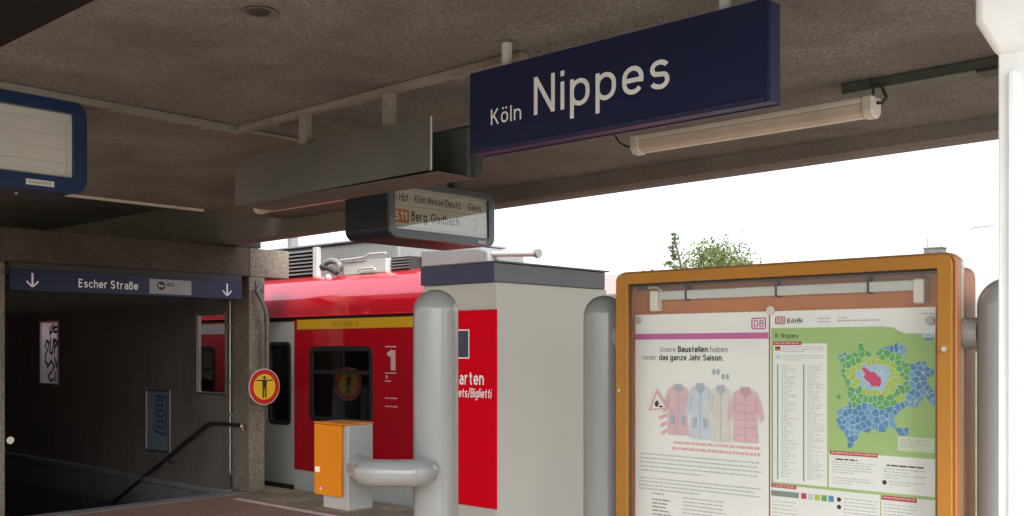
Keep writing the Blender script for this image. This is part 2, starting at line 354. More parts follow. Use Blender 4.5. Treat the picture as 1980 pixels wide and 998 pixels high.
# a plain signage alphabet drawn as centre lines: cap height 1, x-height XH, stroke 2*HW
XH, HW = 0.72, 0.07
def _arc(cx, cy, rx, ry, a0, a1, n=9): return [(cx + rx * math.cos(R(a0 + (a1 - a0) * i / n)), cy + ry * math.sin(R(a0 + (a1 - a0) * i / n))) for i in range(n + 1)]
def _font():
    t, h = XH - HW, HW
    q = .23; w = .46
    bowl = _arc(q, t - q, q, q, 0, 180) + _arc(q, h + q, q, q, 180, 360); bowl = bowl + [bowl[0]]
    arch = [(0, t - q - .06)] + _arc(q, t - q, q, q, 180, 0) + [(w, 0)]
    dots = [[(.10, 1), (.10, .86)], [(.36, 1), (.36, .86)]]
    F = {}
    F['l'] = [[(0, 1), (0, 0)]]; F['i'] = [[(0, XH), (0, 0)], [(0, 1), (0, .86)]]
    F['I'] = F['l']
    F['n'] = [[(0, XH), (0, 0)], arch]; F['h'] = [[(0, 1), (0, 0)], arch]
    F['u'] = [[(w, XH), (w, 0)], [(w - x, XH - y) for x, y in arch]]
    F['r'] = [[(0, XH), (0, 0)], [(0, t - q - .06)] + _arc(q, t - q, q, q, 180, 70)]
    F['o'] = [bowl]; F['ö'] = [bowl] + dots
    F['b'] = [[(0, 1), (0, 0)], bowl]; F['p'] = [[(0, XH), (0, -.28)], bowl]; F['d'] = [[(w, 1), (w, 0)], bowl]
    F['g'] = [bowl, [(w, XH), (w, -.07)] + _arc(q, -.05, q, .17, 0, -150)]
    F['e'] = [[(0.0, .36), (w, .36)] , [(w, .36 - HW), (w, t - q)] + _arc(q, t - q, q, q, 0, 180) + _arc(q, h + q, q, q, 180, 325)]
    F['c'] = [_arc(q, t - q, q, q, 35, 180) + _arc(q, h + q, q, q, 180, 325)]
    F['a'] = [[(.42, 0), (.42, t - .19)] + _arc(.22, t - .19, .20, .19, 0, 150), [(.42, .40), (.2, .40)] + _arc(.18, .235, .18, .165, 90, 270) + _arc(.24, .235, .18, .165, 270, 330)]
    F['s'] = [_arc(.21, t - .155, .2, .155, 25, 90)[0:] + _arc(.19, t - .15, .17, .15, 90, 235, 8) + _arc(.23, h + .15, .18, .16, 55, -90, 8) + _arc(.2, h + .155, .2, .155, 270, 205, 6)]
    F['t'] = [[(.1, .93), (.1, .22)] + _arc(.24, .22, .14, .15, 180, 285), [(-.06, t), (.3, t)]]
    F['k'] = [[(0, 1), (0, 0)], [(.40, XH), (.03, .28)], [(.15, .42), (.43, 0)]]
    F['z'] = [[(.02, t), (.40, t), (.03, h), (.43, h)]]
    F['w'] = [[(0, XH), (.17, 0.03), (.33, XH - .05), (.49, 0.03), (.66, XH)]]
    F['f'] = [[(.1, 0), (.1, .78)] + _arc(.25, .78, .15, .15, 180, 80), [(-.05, t), (.28, t)]]
    F['ß'] = [[(0, 0), (0, .74)] + _arc(.2, .74, .2, .19, 180, 0) + _arc(.22, .68, .17, .12, 0, -90, 5) + _arc(.22, .31, .24, .24, 80, -110)]
    c = 1 - h
    F['N'] = [[(0, 0), (0, 1)], [(0, .97), (.54, .03)], [(.54, 0), (.54, 1)]]
    F['K'] = [[(0, 0), (0, 1)], [(.5, 1), (.03, .42)], [(.17, .58), (.54, 0)]]
    F['E'] = [[(.48, c), (0, c), (0, h), (.48, h)], [(0, .53), (.42, .53)]]
    F['F'] = [[(.46, c), (0, c), (0, 0)], [(0, .5), (.4, .5)]]
    F['S'] = [_arc(.26, c - .2, .24, .2, 25, 90) + _arc(.25, c - .205, .23, .205, 90, 240, 8) + _arc(.27, h + .22, .24, .23, 60, -90, 8) + _arc(.26, h + .21, .26, .21, 270, 200, 7)]
    F['T'] = [[(-.02, c), (.52, c)], [(.25, c), (.25, 0)]]
    F['U'] = [[(0, 1), (0, .3)] + _arc(.25, h + .25, .25, .25, 180, 360) + [(.5, 1)]]
    F['B'] = [[(0, 0), (0, 1)], [(0, c), (.25, c)] + _arc(.25, .745, .21, .185, 90, -90) + [(0, .56)], [(.02, .545), (.27, .545)] + _arc(.27, .307, .23, .237, 90, -90) + [(0, h)]]
    F['D'] = [[(0, 0), (0, 1)], [(0, c), (.2, c)] + _arc(.2, c - .3, .3, .3, 90, 0) + _arc(.2, h + .3, .3, .3, 0, -90) + [(0, h)]]
    F['G'] = [_arc(.26, c - .26, .26, .26, 35, 180) + _arc(.26, h + .26, .26, .26, 180, 350) + [(.52, .47), (.3, .47)]]
    F['H'] = [[(0, 0), (0, 1)], [(.54, 0), (.54, 1)], [(0, .53), (.54, .53)]]
    F['J'] = [_arc(.17, h + .2, .2, .2, 205, 360) + [(.37, 1)]]
    F['M'] = [[(0, 0), (0, 1)], [(0, .96), (.32, .3), (.64, .96)], [(.64, 0), (.64, 1)]]
    F['A'] = [[(-.02, 0), (.27, .97), (.56, 0)], [(.09, .3), (.45, .3)]]
    F['R'] = [[(0, 0), (0, 1)], [(0, c), (.27, c)] + _arc(.27, .71, .22, .22, 90, -90) + [(0, .49)], [(.26, .49), (.5, 0)]]
    F['V'] = [[(-.02, 1), (.26, .03), (.54, 1)]]
    F['X'] = [[(0, 1), (.5, 0)], [(.5, 1), (0, 0)]]
    F['1'] = [[(.0, .74), (.26, .95)], [(.26, 1), (.26, 0)]]
    F['2'] = [_arc(.24, c - .22, .23, .22, 165, -20) + [(.02, h), (.49, h)]]
    F['3'] = [_arc(.23, c - .2, .21, .2, 150, -80) + [(.16, .55)], [(.2, .54)] + _arc(.23, h + .235, .24, .235, 85, -150)]
    F['4'] = [[(.34, 1), (0, .26), (.5, .26)], [(.38, .55), (.38, 0)]]
    F['5'] = [[(.44, c), (.06, c), (.04, .5)] + _arc(.23, h + .24, .24, .26, 120, -150)]
    F['6'] = [[(.38, c), (.2, .72)] + _arc(.24, h + .25, .24, .25, 160, -200, 16)]
    F['5'] = F['5']
    F['-'] = [[(0, .38), (.26, .38)]]; F['/'] = [[(0, -.08), (.34, 1.04)]]; F['.'] = [[(0, .14), (0, 0)]]
    return F
FONT = _font()
_gl = {}
def _ribbon(pts, hw):
    P = [Vector(p) for p in pts]
    P = [p for i, p in enumerate(P) if i == 0 or (p - P[i - 1]).length > 1e-4]
    n = len(P); L_, R_ = [], []
    for i in range(n):
        d0 = (P[i] - P[i - 1]).normalized() if i else None
        d1 = (P[i + 1] - P[i]).normalized() if i < n - 1 else None
        if i == 0 and (P[0] - P[-1]).length < 1e-4: d0 = (P[-1] - P[-2]).normalized()
        if i == n - 1 and (P[0] - P[-1]).length < 1e-4: d1 = (P[1] - P[0]).normalized()
        d0 = d0 or d1; d1 = d1 or d0
        n0, n1 = Vector((-d0.y, d0.x)), Vector((-d1.y, d1.x))
        m = n0 + n1
        m = m.normalized() if m.length > 1e-3 else n0
        k = hw / max(.5, m.dot(n0))
        L_.append(P[i] + m * k); R_.append(P[i] - m * k)
    return L_, R_
def glyphs(s, bold=0.0):
    key = (s, bold)
    if key in _gl: return _gl[key]
    hw = HW + bold; vs, fs, x = [], [], 0.0
    for ch in s:
        if ch == ' ': x += .34; continue
        G_ = FONT[ch]; xs = [p[0] for st_ in G_ for p in st_]; x0, x1 = min(xs), max(xs)
        for k, st_ in enumerate(G_):
            L_, R_ = _ribbon([(p[0] - x0 + x + HW, p[1]) for p in st_], hw)
            o = len(vs); n = len(L_)
            vs += [(p.x, p.y, k) for p in L_] + [(p.x, p.y, k) for p in R_]
            fs += [(o + i, o + n + i, o + n + i + 1, o + i + 1) for i in range(n - 1)]
        x += x1 - x0 + 2 * HW + .15
    w = x - .15
    _gl[key] = (vs, fs, w)
    return _gl[key]
CAPH = 1.0

def mapA(y): return lambda u, v, d: (u, y + d, v)          # faces -Y; u along X
def mapB(x): return lambda u, v, d: (x - d, u, v)          # faces +X; u along Y
def rr(u0, u1, v0, v1, r, n=5):
    pts = []
    for cx, cy, a0 in ((u1 - r, v0 + r, -90), (u1 - r, v1 - r, 0), (u0 + r, v1 - r, 90), (u0 + r, v0 + r, 180)):
        for i in range(n + 1):
            a = R(a0 + 90 * i / n); pts.append((cx + r * math.cos(a), cy + r * math.sin(a)))
    return pts
def circ(cu, cv, r, n=24, ry=None): return [(cu + r * math.cos(2 * math.pi * i / n), cv + (ry or r) * math.sin(2 * math.pi * i / n)) for i in range(n)]
def thing(name, loc, label, cat, group=None):
    o = bpy.data.objects.new(name, None); COL.objects.link(o); o.location = loc; o.empty_display_size = 0.1
    o['label'] = label; o['category'] = cat
    if group: o['group'] = group
    return o
def struct(o): o['kind'] = 'structure'; return o

# ------------------------------------------------------------------ the setting: ground, track, platform, stairs
SX0, SX1, SY0, SY1 = -20.0, -10.5, 3.99, 6.76       # stair opening
GZ = -0.96
g = G()
for x0, x1, y0, y1 in ((-900, SX0, -900, 900), (SX1, 900, -900, 900), (SX0, SX1, -900, SY0), (SX0, SX1, SY1, 900)):
    g.poly([(x0, y0, GZ - .3), (x1, y0, GZ - .3), (x1, y1, GZ - .3), (x0, y1, GZ - .3)])
struct(g.build('ground', EARTH, recalc=False))
g = G().extrude([(-70, 7.3, GZ - .29), (-70, 7.3, GZ - .02), (-70, 14.6, GZ - .02), (-70, 15.4, GZ - .29)], (100, 0, 0))
tb = struct(g.build('track_bed', BALLAST))
def sleeper_mesh():
    g = G().extrude([(-.13, -1.3, 0), (.13, -1.3, 0), (.1, -1.3, .06), (-.1, -1.3, .06)], (0, 2.6, 0))
    o = g.build('sleeper', SLEEPER); return o
s0 = sleeper_mesh(); s0.parent = tb; s0.location = (-30, 8.95, GZ - .03)
k = 0
for yc in (8.95, 12.9):
    for i in range(72):
        if k:
            c = s0.copy(); COL.objects.link(c); c.parent = tb; c.location = (-30 + i * .62, yc, GZ - .03)
        k += 1
for yc in (8.95, 12.9):
    for s in (-1, 1):
        y = yc + s * .75
        G().extrude([(-70, y - .07, GZ + .03), (-70, y + .07, GZ + .03), (-70, y + .015, GZ + .06), (-70, y + .035, GZ + .15), (-70, y + .035, GZ + .17),
                     (-70, y - .035, GZ + .17), (-70, y - .035, GZ + .15), (-70, y - .015, GZ + .06)], (100, 0, 0)).build('rail', STEELRAIL, tb)
g = G()
g.box(SX1, 14, -3.2, 6.55, GZ - .28, 0); g.box(-70, SX0, -3.2, 6.55, GZ - .28, 0)
g.box(SX0, SX1, -3.2, SY0 - .2, GZ - .28, 0)
pf = struct(g.build('platform', FLOOR))
BOUNCE = concrete('pale_bounce_sheet', (0.38, 0.39, 0.385), (0.54, 0.55, 0.545), 30, (0.33, 0.33, 0.32), 0.4, 0.2)  # pale tone chosen to throw daylight up under the canopy
struct(G().box(-2.2, 13.9, -3.1, 1.2, 0.001, .008).build('bounce_sheet', BOUNCE))  # unseen sheet, added to bounce light onto the ceiling
struct(G().box(0.7, 13.9, 1.21, 6.3, 0.001, .008).build('bounce_sheet', BOUNCE))  # second added bounce sheet, out of view past the canopy end
x = -60.0; first = None
while x < 14:
    if first is None:
        first = G().box(0, .994, 6.97, 7.27, GZ - .27, .003).build('coping_stone', COPE, pf, bevel=.008, seg=1); first.location = (x, 0, 0)
    else:
        c = first.copy(); COL.objects.link(c); c.parent = pf; c.location = (x, 0, 0)
    x += 1.0
x = -10.28; first = None
while x < 14:
    if first is None:
        first = G().box(0, .994, 6.553, 6.964, GZ - .27, .003).build('edge_slab', COPE, pf, bevel=.006, seg=1); first.location = (x, 0, 0)
    else:
        c = first.copy(); COL.objects.link(c); c.parent = pf; c.location = (x, 0, 0)
    x += 1.0
LINEW = mat('worn_line_paint', (0.62, 0.57, 0.5), 0.7, var=0.15, vs=6, dirt=0.55, dirtcol=(0.2, 0.14, 0.1), ds=4)
G().poly([(-10.0, 6.33, .004), (10, 6.33, .004), (10, 6.43, .004), (-10.0, 6.43, .004)]).build('safety_line', LINEW, pf, recalc=False)
st = struct(G().box(SX1 - .02, SX1 + .22, SY0 + .01, SY1 - .01, -.25, .006).build('staircase', LEDGE))
first = None
for i in range(19):
    x = SX1 - .02 - i * .3
    if first is None:
        first = G().box(-.3, 0, SY0 + .01, SY1 - .11, -.5, 0).build('step', STEPM, st, bevel=.006, seg=1); c = first
    else:
        c = first.copy(); COL.objects.link(c); c.parent = st
    c.location = (x, 0, -.165 * (i + 1))

# ------------------------------------------------------------------ canopy
cn = thing('platform_canopy', (-9, 2.2, 3.1), 'brown exposed-aggregate concrete canopy roof over the platform', 'canopy')
CX1, CXS = 0.4, -9.07
G().box(CXS, CX1, 0.12, 6.45, 3.1, 3.42).build('soffit', SOFFIT, cn)
G().box(-42, CXS, 0.12, 6.45, 3.45, 3.7).build('stair_soffit', SOFFIT, cn)
def zb(x): return 2.993 + (x + 1.94) * .0095
for y0, y1 in ((6.45, 6.63),):
    g = G()
    a, b = -42, CX1
    g.add([(a, y0, zb(a) + .02), (b, y0, zb(b) + .02), (b, y0 + .04, zb(b)), (a, y0 + .04, zb(a)), (a, y1, zb(a)), (b, y1, zb(b)), (a, y0, 3.72), (b, y0, 3.72), (a, y1, 3.72), (b, y1, 3.72)],
          [(0, 1, 2, 3), (3, 2, 5, 4), (0, 6, 7, 1), (4, 5, 9, 8), (6, 8, 9, 7), (0, 3, 4, 8, 6), (1, 7, 9, 5, 2)])
    g.build('edge_beam', EDGE, cn)
G().box(-42, CX1 - .01, 1.36, 1.73, 2.985, 3.098).build('longitudinal_beam', mat('black_beam_paint', (0.014, 0.014, 0.014), 0.8, spec=0.1), cn, bevel=.006)
G().box(-42, CX1 - .01, .06, .115, 2.97, 3.74).build('edge_fascia', DARKSTEEL, cn, bevel=.006)
G().box(CXS - .012, CXS + .018, 3.2, 5.42, 3.075, 3.099).build('joint_trim', LAMPW, cn)
G().lathe((-3.571, 2.39, 3.082), [(.001, 0), (.03, .001), (.045, .006), (.052, .016)], 20).build('hole_disc', DARKSTEEL, cn, smooth=True)  # dark disc stands in for the shade inside a ceiling hole
G().lathe((-3.575, 2.40, 3.094), [(.075, 0), (.068, .005)], 20).build('hole_rim', POLEM, cn)

# white column
cc = thing('canopy_column', (-.56, 2.47, 0), 'white painted steel column standing at the right edge beside the display case', 'column')
def hsec(x0, x1, y0, y1, t, w):
    xm = (x0 + x1) / 2
    return [(x0, y0), (x1, y0), (x1, y0 + t), (xm + w / 2, y0 + t), (xm + w / 2, y1 - t), (x1, y1 - t), (x1, y1), (x0, y1), (x0, y1 - t), (xm - w / 2, y1 - t), (xm - w / 2, y0 + t), (x0, y0 + t)]
G().extrude([(p[0], p[1], 0.02) for p in hsec(-.688, -.43, 2.342, 2.60, .018, .014)], (0, 0, 3.08)).build('shaft', WHITEP, cc, bevel=.004)
G().box(-.664, -.652, 2.33, 2.341, 0.02, 2.3).build('front_strip', WHITEP, cc, bevel=.002)
G().box(-.76, -.36, 2.27, 2.67, 0, .02).build('base_plate', WHITEP, cc, bevel=.004)
g = G()
lo = [(-.69, 2.335), (-.428, 2.335), (-.428, 2.607), (-.69, 2.607)]
hi = [(-.728, 2.305), (-.383, 2.305), (-.383, 2.642), (-.728, 2.642)]
g.add([(x, y, 2.335) for x, y in lo] + [(x, y, 2.412) for x, y in hi] + [(x, y, 3.098) for x, y in hi],
      [(3, 2, 1, 0), (8, 9, 10, 11)] + [(i + 4 * r, (i + 1) % 4 + 4 * r, (i + 1) % 4 + 4 * r + 4, i + 4 * r + 4) for r in (0, 1) for i in range(4)])
g.build('capital', WHITEP, cc, bevel=.02, seg=4, smooth=True)

# ------------------------------------------------------------------ stairwell walls, lintel
WZ0, WZ1 = -3.6, 3.44
def wall_with_holes(g, x0, x1, y0, y1, z0, z1, holes):
    xs = x0
    for hx0, hx1, hz0, hz1 in sorted(holes):
        g.box(xs, hx0, y0, y1, z0, z1); g.box(hx0, hx1, y0, y1, z0, hz0); g.box(hx0, hx1, y0, y1, hz1, z1); xs = hx1
    g.box(xs, x1, y0, y1, z0, z1)
rw = thing('stairwell_wall', (-15, 6.86, 0), 'dark stairwell wall with two window openings beside the red train', 'wall')
holes = [(-16.08, -15.41, 1.14, 2.15), (-11.48, -10.78, 1.13, 2.15)]
g = G(); wall_with_holes(g, -20, -10.62, 6.76, 6.835, WZ0, WZ1, holes); g.build('wall_panel', WALLP, rw)
for i, (a, b, z0, z1) in enumerate(holes):
    fr = G().ring([(a + .001, z0 + .001), (b - .001, z0 + .001), (b - .001, z1 - .001), (a + .001, z1 - .001)], [(a + .035, z0 + .035), (b - .03, z0 + .035), (b - .03, z1 - .03), (a + .035, z1 - .03)], mapA(6.752), 0, .06).build('window_frame', ALU, rw, bevel=.003)
    if i == 1: G().box(a + .05, a + .065, 6.765, 6.78, z0 + .035, z1 - .03).build('glazing_bead', ALU, fr)
    G().box(a + .034, b - .029, 6.782, 6.786, z0 + .034, z1 - .029).build('pane', GLASS_FROST if i == 0 else GLASS_DIRTY, fr)
    if i == 0:
        mp = mapA(6.775)
        g = G()
        def stroke(pts, r=.021):
            pr = [Vector((p[0], 0, p[1])) for p in pts]
            for p, q in zip(pr[:-1], pr[1:]):
                dd = (q - p).normalized(); nn = Vector((-dd.z, 0, dd.x)) * r
                a4 = [p + nn - dd * r * .6, q + nn + dd * r * .6, q - nn + dd * r * .6, p - nn - dd * r * .6]
                g.flat([(t.x, t.z) for t in a4], mp, random.uniform(0, .003))
        ox = -15.72
        for pts in ([(-.02, 2.04), (-.02, 1.93), (.06, 1.98), (.06, 2.07)], [(.12, 2.08), (.12, 1.96), (.22, 1.97)], [(.1, 2.02), (.22, 2.04)],
                    [(-.2, 1.72), (-.14, 1.83), (-.06, 1.8), (-.1, 1.7), (-.18, 1.62), (-.19, 1.5), (-.1, 1.46)], [(.0, 1.86), (-.03, 1.66), (.05, 1.62), (.1, 1.84)],
                    [(.14, 1.86), (.13, 1.64)], [(.14, 1.84), (.24, 1.8), (.15, 1.73)], [(-.12, 1.42), (.02, 1.52), (.12, 1.44), (.02, 1.34), (-.1, 1.28), (.0, 1.2), (.1, 1.24)],
                    [(.14, 1.58), (.2, 1.42), (.25, 1.54)], [(.16, 1.34), (.16, 1.2)]):
            stroke([(ox + p[0], p[1]) for p in pts])
        g.build('graffiti', BLACKT, fr, recalc=False, kind='stuff')
G().box(-20, -10.63, 6.66, 6.757, -.06, .012).build('ledge', LEDGE, rw, bevel=.006)
G().box(-20, -10.63, 6.70, 6.755, -.42, -.075).build('skirting', LEDGE, rw)
G().box(-10.62, -10.28, 6.752, 6.968, 0.002, 2.553).build('end_pier', PIER, rw, bevel=.012)
lw = thing('stairwell_wall', (-15, 3.89, 0), 'concrete wall end at the far left edge of the stair opening', 'wall')
G().box(-20, -10.5, 3.79, 3.985, WZ0, 2.553).build('wall_panel', WALLP, lw)
G().box(-10.5, -10.28, 3.78, 3.992, .002, 2.553).build('end_pier', PIER, lw, bevel=.012)
bw_ = thing('stairwell_wall', (-20.1, 5.37, -3.6), 'dark wall closing the far end of the stairwell', 'wall')
G().box(-20.2, -20.002, 3.79, 6.96, WZ0, WZ1).build('wall_panel', WALLP, bw_)
lt = thing('lintel_beam', (-10.45, 5.4, 2.555), 'concrete lintel beam spanning the stair entrance above the blue direction sign', 'beam')
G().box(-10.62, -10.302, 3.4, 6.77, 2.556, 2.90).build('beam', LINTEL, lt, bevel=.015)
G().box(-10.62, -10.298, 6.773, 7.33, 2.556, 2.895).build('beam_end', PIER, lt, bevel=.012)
jb = thing('junction_box', (-10.35, 6.78, 2.9), 'small black box on top of the lintel end', 'box')
G().box(-10.5, -10.30, 6.58, 6.93, 2.901, 3.06).build('case', DARKSTEEL, jb, bevel=.01)
G().box(-10.298, -10.29, 6.62, 6.89, 2.93, 3.03).build('cover', DARKSTEEL, jb, bevel=.003)

# exit sign
es = thing('direction_sign', (-10.27, 5.3, 2.27), 'blue direction sign reading Escher Straße under the lintel', 'sign')
G().box(-10.30, -10.242, 4.02, 6.63, 2.278, 2.49).build('panel', NAVY, es, bevel=.004)
mB = mapB(-10.239)
G().text('Escher Straße', 4.698, 2.335, mB, .085, 5.3435 - 4.698, bold=.012).build('lettering', WHITET, es, recalc=False)
for yc in (4.235, 6.43):
    g = G(); g.rect(yc - .010, yc + .010, 2.325, 2.455, mB)
    g.flat([(yc - .005, 2.315), (yc + .012, 2.315), (yc + .065, 2.368), (yc + .048, 2.378)], mB, -.0005)
    g.flat([(yc + .005, 2.3155), (yc - .012, 2.3155), (yc - .065, 2.368), (yc - .048, 2.378)], mB, -.0008)
    g.build('arrow', WHITET, es, recalc=False)
gf = G().rect(5.474, 5.975, 2.302, 2.462, mB).build('grey_field', GREYBOX, es, recalc=False)
G().flat(circ(5.61, 2.392, .048), mB, -.001).build('bus_symbol', BLACKT, gf, recalc=False)
G().text('Bus', 5.582, 2.378, mB, .03, .056, d=-.002).build('symbol_lettering', WHITET, gf, recalc=False)
G().flat(rr(5.68, 5.765, 2.39, 2.425, .012), mB, -.001).build('taxi_symbol', BLACKT, gf, recalc=False)
G().text('TAXI', 5.695, 2.399, mB, .018, .055, d=-.002).build('symbol_lettering', WHITET, gf, recalc=False)
G().box(-10.29, -10.25, 4.02, 6.63, 2.491, 2.553).build('mounting_strip', DARKSTEEL, es)

# small framed poster on the stair wall
sp = thing('framed_notice', (-12.4, 6.74, .34), 'small blue framed notice on the dark stairwell wall', 'notice')
G().ring([(-12.72, .34), (-12.08, .34), (-12.08, 1.17), (-12.72, 1.17)], [(-12.69, .37), (-12.12, .37), (-12.12, 1.14), (-12.69, 1.14)], mapA(6.735), 0, .022).build('frame', ALU, sp, bevel=.003)
mN = mapA(6.745)
G().rect(-12.70, -12.11, .35, 1.15, mN, .003).build('sheet', mat('notice_blue_grey', (0.20, 0.26, 0.36), 0.5), sp, recalc=False)
g = G()
ox, oz = -12.50, .60
g.ring([(ox, oz), (ox + .3, oz - .04), (ox + .34, oz + .48), (ox + .04, oz + .5)], [(ox + .02, oz + .03), (ox + .28, oz - .01), (ox + .315, oz + .455), (ox + .06, oz + .47)], mN, 0, .001)
for i in range(3):
    z = oz + .06 + i * .14
    g.ring([(ox + .08, z), (ox + .24, z - .01), (ox + .25, z + .1), (ox + .09, z + .11)], [(ox + .105, z + .025), (ox + .215, z + .018), (ox + .225, z + .075), (ox + .115, z + .085)], mN, 0, .001)
g.build('print', mat('notice_dark_blue', (0.03, 0.035, 0.14), 0.5), sp, recalc=False)

# handrail, conduit pipe, knob
hr = thing('handrail', (-10.4, 6.68, .8), 'black handrail running down the stairwell wall below the notice', 'handrail')
hp = [(-10.36, 6.69, .797), (-10.7, 6.68, .797), (-10.98, 6.68, .797), (-11.05, 6.68, .785), (-11.15, 6.68, .74)] + [(-11.15 - i * .5, 6.68, .74 - i * .25) for i in range(1, 15)]
G().tube(hp, .024, 12).build('rail', RAILM, hr, smooth=True)
for xx, zz in ((-12.0, .315), (-13.5, -.435), (-15, -1.185)):
    G().tube([(xx, 6.68, zz - .02), (xx, 6.68, zz - .07), (xx, 6.70, zz - .085), (xx, 6.759, zz - .085)], .009, 8).build('bracket', RAILM, hr, smooth=True)
G().tube([(-10.362, 6.69, .797), (-10.335, 6.69, .797)], .026, 16).build('end_cap', CHROME, hr, smooth=True)
G().box(-10.34, -10.31, 6.675, 6.70, .74, .80).build('end_plate', CHROME, hr, bevel=.003)
kn = thing('handrail', (-10.5, 4.06, .8), 'handrail end with a bright round cap at the far left wall', 'handrail')
G().tube([(-10.36, 4.06, .80), (-11.0, 4.06, .80), (-11.15, 4.06, .74)] + [(-11.15 - i * .5, 4.06, .74 - i * .25) for i in range(1, 15)], .024, 12).build('rail', RAILM, kn, smooth=True)
G().tube([(-10.362, 4.06, .80), (-10.33, 4.06, .80)], .036, 16).build('end_cap', CHROME, kn, smooth=True)
G().tube([(-11.0, 4.06, .78), (-11.0, 4.06, .71), (-11.0, 3.985, .71)], .009, 8).build('bracket', RAILM, kn, smooth=True)
wp = thing('conduit_pipe', (-10.66, 6.74, 0), 'thin bare metal conduit pipe running down the stair wall by the pier', 'pipe')
G().tube([(-10.66, 6.735, .19), (-10.66, 6.735, 2.28)], .011, 10).build('pipe', ALU, wp, smooth=True)
G().tube([(-10.66, 6.74, .19), (-10.66, 6.745, .03)], .007, 8).build('cable', CABLE, wp, smooth=True)
for z in (.21, .56, .9, 1.3, 1.95): G().box(-10.685, -10.635, 6.716, 6.759, z, z + .03).build('clip', ALU, wp, bevel=.002)

# round prohibition sign on a bent pole
ps = thing('prohibition_sign', (-10.15, 6.86, 1.05), 'round red and yellow no passage sign with a black figure on a bent pole', 'sign')
YC, ZC = 6.84, 1.256
mS = mapB(-10.10)
G().slab(circ(YC, ZC, .212, 40), mS, 0, .006).build('plate', WHITET, ps)
G().ring(circ(YC, ZC, .206, 40), circ(YC, ZC, .150, 40), mS, -.0015, -.0005).build('red_ring', SIGNRED, ps, recalc=False)
G().flat(circ(YC, ZC, .151, 40), mS, -.001).build('yellow_field', SIGNYEL, ps, recalc=False)
g = G(); g.flat(circ(YC, ZC + .108, .019, 16), mS, -.003); g.rect(YC - .115, YC + .115, ZC + .070, ZC + .084, mS, -.003)
g.flat([(YC - .032, ZC + .07), (YC + .032, ZC + .07), (YC + .026, ZC - .02), (YC + .027, ZC - .128), (YC + .007, ZC - .128), (YC + .004, ZC - .02), (YC - .004, ZC - .02), (YC - .007, ZC - .128), (YC - .027, ZC - .128), (YC - .026, ZC - .02)], mS, -.003)
g.build('figure', BLACKT, ps, recalc=False)
G().tube([(-10.27, 6.90, 2.45), (-10.2, 6.80, 2.38), (-10.15, 6.83, 2.28), (-10.145, 6.89, 2.15), (-10.14, 6.905, 2.05), (-10.14, 6.905, 1.2)], .026, 12).build('pole', POLEM, ps, smooth=True)
G().box(-10.30, -10.26, 6.83, 6.95, 2.40, 2.50).build('wall_bracket', POLEM, ps, bevel=.004)
for z in (1.15, 1.36): G().box(-10.155, -10.107, 6.87, 6.94, z, z + .03).build('clamp', ALU, ps, bevel=.002)

# ------------------------------------------------------------------ train
tr = thing('train', (-25, 8.95, GZ), 'red regional train with light grey door standing at the platform behind the posts', 'train')
TY = 7.45; TX1 = -7.98; TX0 = -43
wins = [(-10.05, -8.866), (-13.45, -12.15), (-15.2, -13.95), (-17.0, -15.75), (-20.6, -19.35), (-22.4, -21.15), (-24.2, -22.95)]
doors = [(-11.68, -10.36), (-18.85, -17.5), (-26.2, -24.85)]
WZa, WZb = .83, 1.735
ZR = .217
def side(z0, z1, m, name, cut=True):
    ds = sorted(doors); ends = [TX0] + [v for d in ds for v in d] + [TX1]
    for a, b in zip(ends[::2], ends[1::2]):
        g = G(); xs = a
        for p, q in sorted(w for w in wins if a < w[0] < b) if cut else []:
            g.box(xs, p, TY, TY + .06, z0, z1); g.box(p, q, TY, TY + .06, z0, WZa); g.box(p, q, TY, TY + .06, WZb, z1); xs = q
        g.box(xs, b, TY, TY + .06, z0, z1)
        g.build(name, m, tr)
side(ZR, 2.06, TRAINRED, 'body_side')
side(-.45, ZR - .003, TRAINGREY, 'sill_panel', cut=False)
G().box(-10.30, TX1, TY - .003, TY + .004, 1.939, 2.058).build('first_class_stripe', YELLOW, tr)
G().box(TX0, -11.72, TY - .003, TY + .004, 1.90, 2.035).build('second_class_stripe', TRAINGREY, tr)
mT = mapA(TY - .0045)
FN = mat('faint_number', (0.30, 0.17, 0.012), 0.5)
G().text('423', -9.62, 1.972, mT, .055, .18, bold=.01).build('stripe_lettering', FN, tr, recalc=False)
G().text('256-5', -9.40, 1.972, mT, .055, .28, bold=.01).build('stripe_lettering', FN, tr, recalc=False)
FADED = mat('faded_white_print', (0.62, 0.40, 0.40), 0.5)
for z, w in ((1.72, .19), (1.425, .19), (1.335, .1), (1.145, .21), (1.052, .21)): G().rect(-8.65, -8.65 + w, z, z + .012, mT).build('marking_bar', FADED, tr, recalc=False)
for z in (1.37, 1.39): G().rect(-8.64, -8.60, z, z + .012, mT).build('marking_bar', FADED, tr, recalc=False)
g = G(); g.text('1', -8.62, 1.462, mT, .225, .13, bold=.05)
g.build('class_lettering', FADED, tr, recalc=False)
G().box(TX0, TX1, TY + .012, TY + .06, 2.062, 2.088).build('gutter', TRAINDARK, tr)
G().box(TX0, TX1, TY - .012, TY + .02, 2.089, 2.105).build('gutter_lip', TRAINRED, tr, bevel=.004)
prof = [(7.455, 2.106), (7.46, 2.17), (7.472, 2.24), (7.49, 2.30), (7.506, 2.335), (7.53, 2.365), (7.58, 2.42), (7.64, 2.48), (7.70, 2.535), (7.76, 2.575), (7.84, 2.61), (8.0, 2.65), (8.4, 2.69), (8.95, 2.70)]
full = prof + [(17.9 - y, z) for y, z in prof[:-1][::-1]]
G().extrude([(TX0, y, z) for y, z in full], (TX1 - TX0 - .004, 0, 0)).build('roof', TRAINRED, tr, smooth=True)
G().box(TX0, TX1, 10.39, 10.45, -.45, 2.10).build('far_side', TRAINRED, tr)
G().box(TX0, TX1, TY + .065, 10.385, -.1, 0.02).build('floor', INTERIOR, tr)
